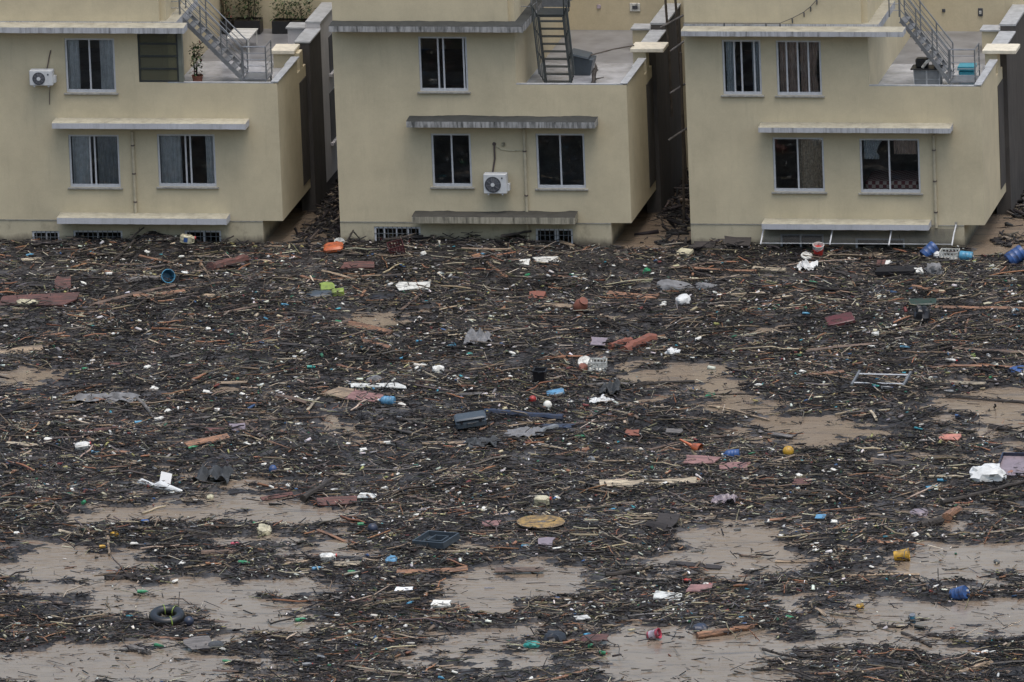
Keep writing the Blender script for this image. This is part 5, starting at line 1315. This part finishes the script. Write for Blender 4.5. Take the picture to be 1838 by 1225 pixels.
make('white_cup', [('body', MB().lathe([(.001, 0), (.07, 0), (.1, .2), (.09, .2), (.06, .02), (.001, .02)], 14, 'X', (-.1, 0, 0)), None), ('rim', MB().lathe([(.1, .19), (.11, .2), (.1, .21)], 14, 'X', (-.1, 0, 0)), None)], 'pl_white', 'white cup right of the open maroon box', 'cup', 1571, 604, .05, (0, 0, .1))
make('teal_can', [('body', MB().lathe([(.001, 0), (.08, 0), (.08, .22), (.07, .23), (.001, .23)], 14, 'Z', (0, 0, -.08)), None), ('rim', MB().lathe([(.08, .21), (.088, .22), (.08, .232)], 14, 'Z', (0, 0, -.08)), 'steel')], 'pl_cyan', 'small teal can alone on the open water', 'can', 1638, 1110, .06, (.3, 0, 0))
# ---- bottles
for d, x, y, m, L, rz in (('green bottle', 438, 1009, 'pl_green', .34, -.2), ('green bottle', 256, 1059, 'pl_green', .30, .1), ('green bottle', 540, 1109, 'pl_green', .36, .5), ('green bottle', 287, 1156, 'pl_green', .36, -.4), ('pink bottle', 423, 973, 'pl_pink', .28, .0),
                          ('blue bottle', 570, 1017, 'pl_lblue', .33, .5), ('green bottle', 151, 898, 'pl_green', .28, 1.4), ('violet bottle', 160, 881, 'pl_navy', .36, -.2), ('light green bottle', 1573, 693, 'pl_teal', .30, -.6), ('pale bottle', 1592, 699, 'pl_grey', .34, .1),
                          ('green bottle', 1061, 1158, 'pl_green', .26, 1.3), ('white bottle', 1362, 692, 'pl_white', .26, 0), ('blue bottle', 172, 812, 'pl_lblue', .26, .3), ('green bottle', 651, 940, 'pl_green', .30, .2), ('clear bottle', 1705, 700, 'pl_grey', .34, .1), ('orange bottle', 185, 982, 'pl_yellow', .2, .1),
                          ('green bottle', 1083, 1169, 'pl_green', .26, -.6), ('teal bottle', 560, 662, 'pl_teal', .28, .2), ('white bottle', 1708, 648, 'pl_white', .36, -.2), ('clear bottle', 552, 1196, 'pl_grey', .3, .4), ('green bottle', 632, 1030, 'pl_green', .24, .2)):
    bottle(d, x, y, m, L, .052, rz, random.choice(('pl_white', 'pl_red', 'pl_blue', 'pl_green')))
bottle('pale jar', 1578, 596, 'pl_cream', .36, .06, -.15)

# ---- loose pole heap of spiky branches at the bottom
for i in range(9):
    x, y = 1350 + 13 * i + random.uniform(-8, 8), 1165 + random.uniform(0, 55)
    log('spiky black branch of the heap at the bottom edge', x, y, x + random.uniform(30, 75), y + random.uniform(-14, 22), random.uniform(.03, .06), 'bark', random.uniform(.02, .12), stubs=5, crook=.08, cat='branch', name='branch')

# ---- labels: say where each thing lies by the nearest landmark, never the same twice
LAND = [(971, 943, 'yellow round table top'), (300, 1112, 'rubber inner tube'), (845, 763, 'slate storage case'), (1073, 664, 'white lattice crate'), (1582, 687, 'grey metal rack'), (1618, 999, 'yellow bucket'),
        (1722, 1068, 'sunken blue drum'), (1243, 803, 'orange scoop'), (1415, 815, 'yellow ball'), (288, 872, 'twisted white bag'), (638, 711, 'two-tone board'), (783, 973, 'black tray'), (1176, 612, 'thick rolled mattress'),
        (599, 453, 'orange basin'), (335, 440, 'jerrycan with the blue label'), (300, 505, 'open blue bucket'), (1469, 459, 'red banded bucket'), (1705, 461, 'white hollow crate'), (1654, 575, 'black knotted bag'),
        (1772, 856, 'lumpy stuffed bag'), (1173, 1140, 'pink and lilac bucket'), (147, 804, 'white jerrycan on the left'), (713, 455, 'maroon crate'), (1226, 545, 'white tied bag'), (490, 844, 'bright blue ball'), (607, 530, 'lime box')]
seen = {}
def where(px, k=0):
    ds = sorted(LAND, key=lambda q: math.hypot(px[0] - q[0], (px[1] - q[1]) * 1.6))
    q = ds[k]
    dx, dy = px[0] - q[0], px[1] - q[1]
    near = 'just ' if math.hypot(dx, dy * 1.6) < 70 else ''
    if abs(dx) > abs(dy) * 1.6: s = 'right of' if dx > 0 else 'left of'
    elif abs(dx) > abs(dy) * .5: s = ('below and ' if dy > 0 else 'above and ') + ('right of' if dx > 0 else 'left of')
    else: s = 'below' if dy > 0 else 'above'
    return near + s + ' the ' + q[2]
for o, d, px in ITEMS:
    if len(d.split()) > 5 and d not in seen:
        lab = d
    elif o.name.split('.')[0] == 'branch':
        br = sorted([q for q in ITEMS if q[0].name.split('.')[0] == 'branch'], key=lambda q: q[2][0]); k = [q[0] for q in br].index(o)
        o['group'] = 'spiky branches at the bottom edge'
        o['label'] = 'spiky black branch in the bottom edge heap, ' + ('leftmost', 'second from left', 'third from left', 'fourth from left', 'middle one', 'fourth from right', 'third from right', 'second from right', 'rightmost')[k]; continue
    else:
        for k in range(6):
            lab = d + ' ' + where(px, k)
            if lab not in seen and not (len(lab.split()) > 16): break
    seen[lab] = 1
    o['label'] = lab
GROUPS = {'plank': 'planks floating in the debris', 'log': 'logs floating in the debris', 'stick': 'sticks floating in the debris', 'plastic_bottle': 'bottles floating in the debris', 'broken_panel': 'broken panels in the debris', 'stuffed_bag': 'bags in the debris',
          'jerrycan': 'jerrycans in the debris', 'blue_drum': 'blue drums in the debris', 'ball': 'balls in the debris', 'plastic_sheet': 'sheets in the debris', 'bundle': 'bundles in the debris', 'water_jug': 'water jugs in the debris', 'rolled_mattress': 'rolls in the debris', 'round_lid': 'lids in the debris', 'foam_block': 'foam blocks in the debris'}
for o, d, px in ITEMS:
    b = o.name.split('.')[0]
    if b in GROUPS and 'group' not in o: o['group'] = GROUPS[b]

# ---- countable small repeats: loose sticks, foam crumbs, bottles (copies share mesh data)
POOL = []
def rand_spot(lo=445, hi=1222, need=0.12):
    if not POOL:                                # one batch of places that lie inside the mat, with their height
        q = [gnd(random.uniform(0, 1838), random.uniform(lo, hi), .05) for k in range(1400)]
        ax, ay = np.array([p.x for p in q]), np.array([p.y for p in q])
        cc, hh = cover(ax, ay), mat_height(ax, ay)
        POOL.extend((p, max(0.0, float(h))) for p, c_, h in zip(q, cc, hh) if c_ > need)
    return POOL.pop()
protoS = [log_mesh(1.0, .016, 500 + i, .6, .03, 6, 6, 0) for i in range(5)] + [plank_mesh(1.0, .07, .022, 520 + i) for i in range(4)]
cache = {}
def copies(name, protos, mats, n, label, cat, group, size, lo=445, hi=1222, need=.12, zoff=.03, tiltmax=.12):
    for i in range(n):
        k, mm = random.randrange(len(protos)), random.choice(mats)
        key = (name, k, mm)
        if key not in cache:
            cache[key] = protos[k].build(name, MATS[mm]); o = cache[key]
        else:
            o = cache[key].copy(); COL.objects.link(o)
        p, hp_ = rand_spot(lo, hi, need)
        o.location = (p.x, p.y, hp_ + zoff)
        s = size()
        o.scale = s if isinstance(s, tuple) else (s, s, s)
        o.rotation_euler = (random.uniform(-.5, .5), random.uniform(-tiltmax, tiltmax), random.gauss(0, .75))
        big = max(o.scale) > (1.15 if name == 'loose_stick' else .17 if name == 'foam_fragment' else .95)
        q = topx(p.x, p.y)
        for kk in range(9):
            lab = ('long ' if name == 'loose_stick' else 'larger ') * big + ('short ' if name == 'loose_stick' else 'small ') * (not big) + label.format(mm.split('_')[-1]) + ' ' + where(q, kk)
            if lab not in seen: break
        seen[lab] = 1
        tag(o, lab, cat, group.format(mm.split('_')[-1]))
copies('loose_stick', protoS, ['wood_tan', 'wood_tan', 'wood_brown', 'wood_orange', 'wood_orange', 'wood_grey', 'wood_pale', 'wood_dark', 'wood_dark'], 200, 'loose {} stick', 'stick', 'loose {} wood sticks strewn through the debris', lambda: (random.uniform(.6, 2.1), random.uniform(.8, 1.9), random.uniform(.8, 1.9)))
protoF = []
for i in range(5):
    r = random.Random(900 + i)
    m_ = MB().cbox(-.5, .5, -.35, .35, -.2, .2, .12); m_.v = [(x * r.uniform(.7, 1.1), y * r.uniform(.7, 1.1), z * r.uniform(.7, 1.1)) for x, y, z in m_.v]; protoF.append(m_)
copies('foam_fragment', protoF, ['foam'], 130, 'white {} fragment', 'foam fragment', 'white {} fragments strewn through the debris', lambda: random.uniform(.10, .24), zoff=.04, tiltmax=.4)
pb = [MB()]
for pn, m_, pm in bottle_parts(.26, .04, None): pb[0].add(m_.v, m_.f)
copies('small_bottle', pb, ['pl_grey', 'pl_white', 'pl_green', 'pl_cyan', 'pl_cream'], 70, '{} plastic bottle', 'bottle', 'small {} bottles strewn through the debris', lambda: random.uniform(.7, 1.15), zoff=.035)
NICE = {'cyan': 'cyan', 'grey': 'grey'}

# ------------------------------------------------------------------ litter nobody could count
def litter_points(n, lo=436, hi=1300, xa=-110, xb=1950, clump=0.9, water=0.02):
    px, py = rng.uniform(xa, xb, n), rng.uniform(lo, hi, n)
    d = FW[None, :] + RV[None, :] * ((px - PW / 2) / FPX)[:, None] - UV[None, :] * ((py - PH / 2) / FPX)[:, None]
    t = (0 - CAMP[2]) / d[:, 2]
    x, y = CAMP[0] + d[:, 0] * t, CAMP[1] + d[:, 1] * t
    c = cover(x, y)
    keep = (rng.random(n) < np.clip(c * 2.2 + .12, water, 1) * np.clip(1 + clump * fbm(x * .55, y * .55, 93, 4), .12, 1)) & (y < -.12)
    x, y, c = x[keep], y[keep], c[keep]
    return x, y, np.maximum(mat_height(x, y), 0.0), c
def prisms(name, x, y, z, L, r, yaw, pitch, cols, material, sides=3, flat=None, bend=0.0):
    """many three or four sided bars in one mesh"""
    n = len(x); k = sides
    ca, sa, cp, sp = np.cos(yaw), np.sin(yaw), np.cos(pitch), np.sin(pitch)
    D = np.stack([ca * cp, sa * cp, sp], -1)
    A = np.stack([-sa, ca, np.zeros(n)], -1)
    B = np.cross(D, A)
    ph = rng.uniform(0, 6.28, n)
    ctr = np.stack([x, y, z], -1)
    nr = 4 if bend else 2
    verts = np.empty((n, nr, k, 3))
    fl = np.ones(n) if flat is None else flat
    bows = [np.zeros((n, 3))] * 2 if not bend else [np.zeros((n, 3)), (A * rng.normal(0, bend, n)[:, None] + B * rng.normal(0, bend * .3, n)[:, None]) * L[:, None], (A * rng.normal(0, bend, n)[:, None] + B * rng.normal(0, bend * .3, n)[:, None]) * L[:, None], np.zeros((n, 3))]
    for e, s in enumerate(np.linspace(-.5, .5, nr)):
        tap = 1.0 if e == 0 else rng.uniform(.5, 1, n) if e == nr - 1 else rng.uniform(.8, 1.1, n)
        for j in range(k):
            a = ph + 2 * np.pi * j / k
            verts[:, e, j] = ctr + bows[e] + D * (L * s)[:, None] + (A * (np.cos(a) * r * tap)[:, None] + B * (np.sin(a) * r * tap * fl)[:, None])
    base = (np.arange(n) * nr * k)[:, None]
    quads = []
    for e in range(nr - 1):
        for j in range(k):
            j2 = (j + 1) % k
            quads.append(base + e * k + np.array([[j, j2, k + j2, k + j]]))
    if k == 4:
        quads.append(base + np.array([[3, 2, 1, 0]])); quads.append(base + (nr - 1) * k + np.array([[0, 1, 2, 3]]))
    q = np.stack(quads, 1).reshape(-1, 4)
    return mesh_np(name, verts.reshape(-1, 3), q, material, np.repeat(cols, nr * k, 0))
def pick_cols(pal, n):
    w_ = np.array([p[0] for p in pal], float); w_ /= w_.sum()
    c = np.array([p[1] for p in pal])[rng.choice(len(pal), n, p=w_)]
    return np.clip(c * rng.uniform(.6, 1.35, (n, 1)) * rng.uniform(.93, 1.07, (n, 3)), .004, .85)
TWIG = [(42, (.022, .020, .021)), (20, (.046, .041, .040)), (13, (.088, .077, .068)), (6.5, (.20, .16, .115)), (5, (.38, .34, .26)), (2.4, (.20, .095, .055)), (2.6, (.22, .205, .11)), (4, (.030, .037, .022)), (6, (.11, .11, .115))]
x, y, z, c = litter_points(230000)
n = len(x)
L = np.clip(rng.lognormal(-1.35, .55, n), .08, 1.1); r = np.clip(rng.lognormal(-4.55, .38, n), .004, .028)
tw = prisms('twig_litter', x, y, z + rng.uniform(.0, .045, n), L, r, 1.6 * fbm(x * .25, y * .25, 95, 3) + rng.normal(0, .85, n), rng.normal(0, .15, n) * np.where(rng.random(n) < .1, 3.0, 1.0), pick_cols(TWIG, n) * np.clip(1.0 + 1.5 * fbm(x * .7, y * .7, 91, 4), .35, 1.9)[:, None], MATS['litter'])
tag(tw, 'fine twigs, reeds and bark slivers covering the debris mat', 'twigs', kind='stuff')
BRANCH = [(30, (.022, .019, .018)), (24, (.055, .045, .038)), (16, (.10, .088, .078)), (16, (.19, .145, .10)), (7, (.34, .28, .20)), (9, (.24, .12, .07))]
x, y, z, c = litter_points(9500, clump=1.9)
n = len(x)
L = np.clip(rng.lognormal(-.35, .5, n), .35, 2.6); r = np.clip(rng.lognormal(-4.0, .32, n), .008, .04)
yw = 1.9 * fbm(x * .25, y * .25, 95, 3) + rng.normal(0, .75, n)
near_ = np.clip((-.15 - y) * 1.3, .3, 3)
bl = prisms('branch_litter', x, y, z + rng.uniform(.02, .08, n), np.minimum(L, near_), r, yw, rng.normal(0, .07, n), pick_cols(BRANCH, n), MATS['litter'], 4, None, .055)
tag(bl, 'tangle of long thin branches, reeds and splintered laths over the mat', 'branches', kind='stuff')
CHIP = [(34, (.045, .04, .036)), (20, (.12, .095, .07)), (13, (.58, .57, .53)), (10, (.38, .33, .23)), (6, (.21, .115, .07)), (2, (.16, .05, .045)), (1.2, (.05, .10, .20)), (1.3, (.04, .13, .08)), (.6, (.05, .22, .27)), (8, (.20, .195, .19)), (2, (.28, .26, .11))]
x, y, z, c = litter_points(70000, clump=2.6)
n = len(x)
L = np.clip(rng.lognormal(-2.75, .5, n), .025, .34); r = L * rng.uniform(.14, .42, n)
ch = prisms('chip_litter', x, y, z + rng.uniform(.02, .06, n), L, np.minimum(r, .06), rng.uniform(-3.14, 3.14, n), rng.normal(0, .25, n), pick_cols(CHIP, n), MATS['litter'], 4, rng.uniform(.3, 1.0, n))
tag(ch, 'small chips of foam, plastic, wood and straw strewn over the debris mat', 'litter', kind='stuff')
# twigs washed over the larger things, so that they lie in the mat and not on it
ox, oy, oz = [], [], []
for o, dd, px in ITEMS:
    for k in range(9):
        ox.append(o.location.x + random.gauss(0, .38)); oy.append(o.location.y - abs(random.gauss(.1, .45)) + .15); oz.append(random.uniform(.05, .16))
ox, oy, oz = np.array(ox), np.minimum(np.array(oy), -.2), np.array(oz); n = len(ox); oz = oz + np.maximum(mat_height(ox, oy), 0)
od = prisms('draped_twigs', ox, oy, oz, np.clip(rng.lognormal(-1.0, .5, n), .12, 1.0), np.clip(rng.lognormal(-4.3, .35, n), .006, .03), rng.normal(0, .8, n), rng.normal(0, .18, n), pick_cols(TWIG[:5], n), MATS['litter'], 4, None, .06)
tag(od, 'wet twigs and reeds lying over the half sunk things', 'twigs', kind='stuff')
# flecks drifting on the open water
px, py = rng.uniform(-60, 1900, 60000), rng.uniform(520, 1290, 60000)
d = FW[None, :] + RV[None, :] * ((px - PW / 2) / FPX)[:, None] - UV[None, :] * ((py - PH / 2) / FPX)[:, None]
t = -CAMP[2] / d[:, 2]
x, y = CAMP[0] + d[:, 0] * t, CAMP[1] + d[:, 1] * t
c = cover(x, y)
k_ = (c < .1) & (rng.random(len(x)) < np.clip(.42 + c * 1.1 + 1.3 * fbm(x * .7, y * 2.2, 77, 5, .65), .02, 1))
x, y = x[k_], y[k_]; n = len(x)
fk = prisms('drifting_flecks', x, y, np.full(n, .004), np.clip(rng.lognormal(-1.9, .6, n), .05, .6), np.clip(rng.lognormal(-4.4, .5, n), .005, .05), rng.normal(0, .5, n), rng.normal(0, .02, n), pick_cols(TWIG[:4], n), MATS['litter'], 3, np.full(n, .35))
tag(fk, 'scattered flecks of bark and leaf drifting on the open water', 'flecks', kind='stuff')
# alley rubbish, thickened with dark bits that stand in for deeper shade
for (xa, xb, nm) in ((-1.5, -.05, 'between left and middle house'), (9.0, 10.6, 'between middle and right house'), (19.65, 21.6, 'beyond the right house')):
    n = 2600
    x, y = rng.uniform(xa, xb, n), rng.uniform(.2, 9.5, n)
    keep = rng.random(n) < np.clip((y / 9.5) ** 1.2 + 1.2 * fbm(x * 1.2, y * .9, 260, 3) - .05, .02, 1); x, y = x[keep], y[keep]; n = len(x)
    L = np.clip(rng.lognormal(-1.2, .6, n), .1, 1.2)
    al = prisms('alley_shade_rubbish', x, y, np.clip((y - 4) * .06, 0, .5) * rng.random(n) + .03, np.minimum(L, (xb - xa) * .8), np.clip(rng.lognormal(-3.7, .6, n), .01, .08), rng.normal(0, 1.0, n), rng.normal(0, .3, n), pick_cols(TWIG[:4], n), MATS['litter'], 4)
    tag(al, 'rubbish with dark bits added for shade in the alley ' + nm, 'rubbish', kind='stuff')
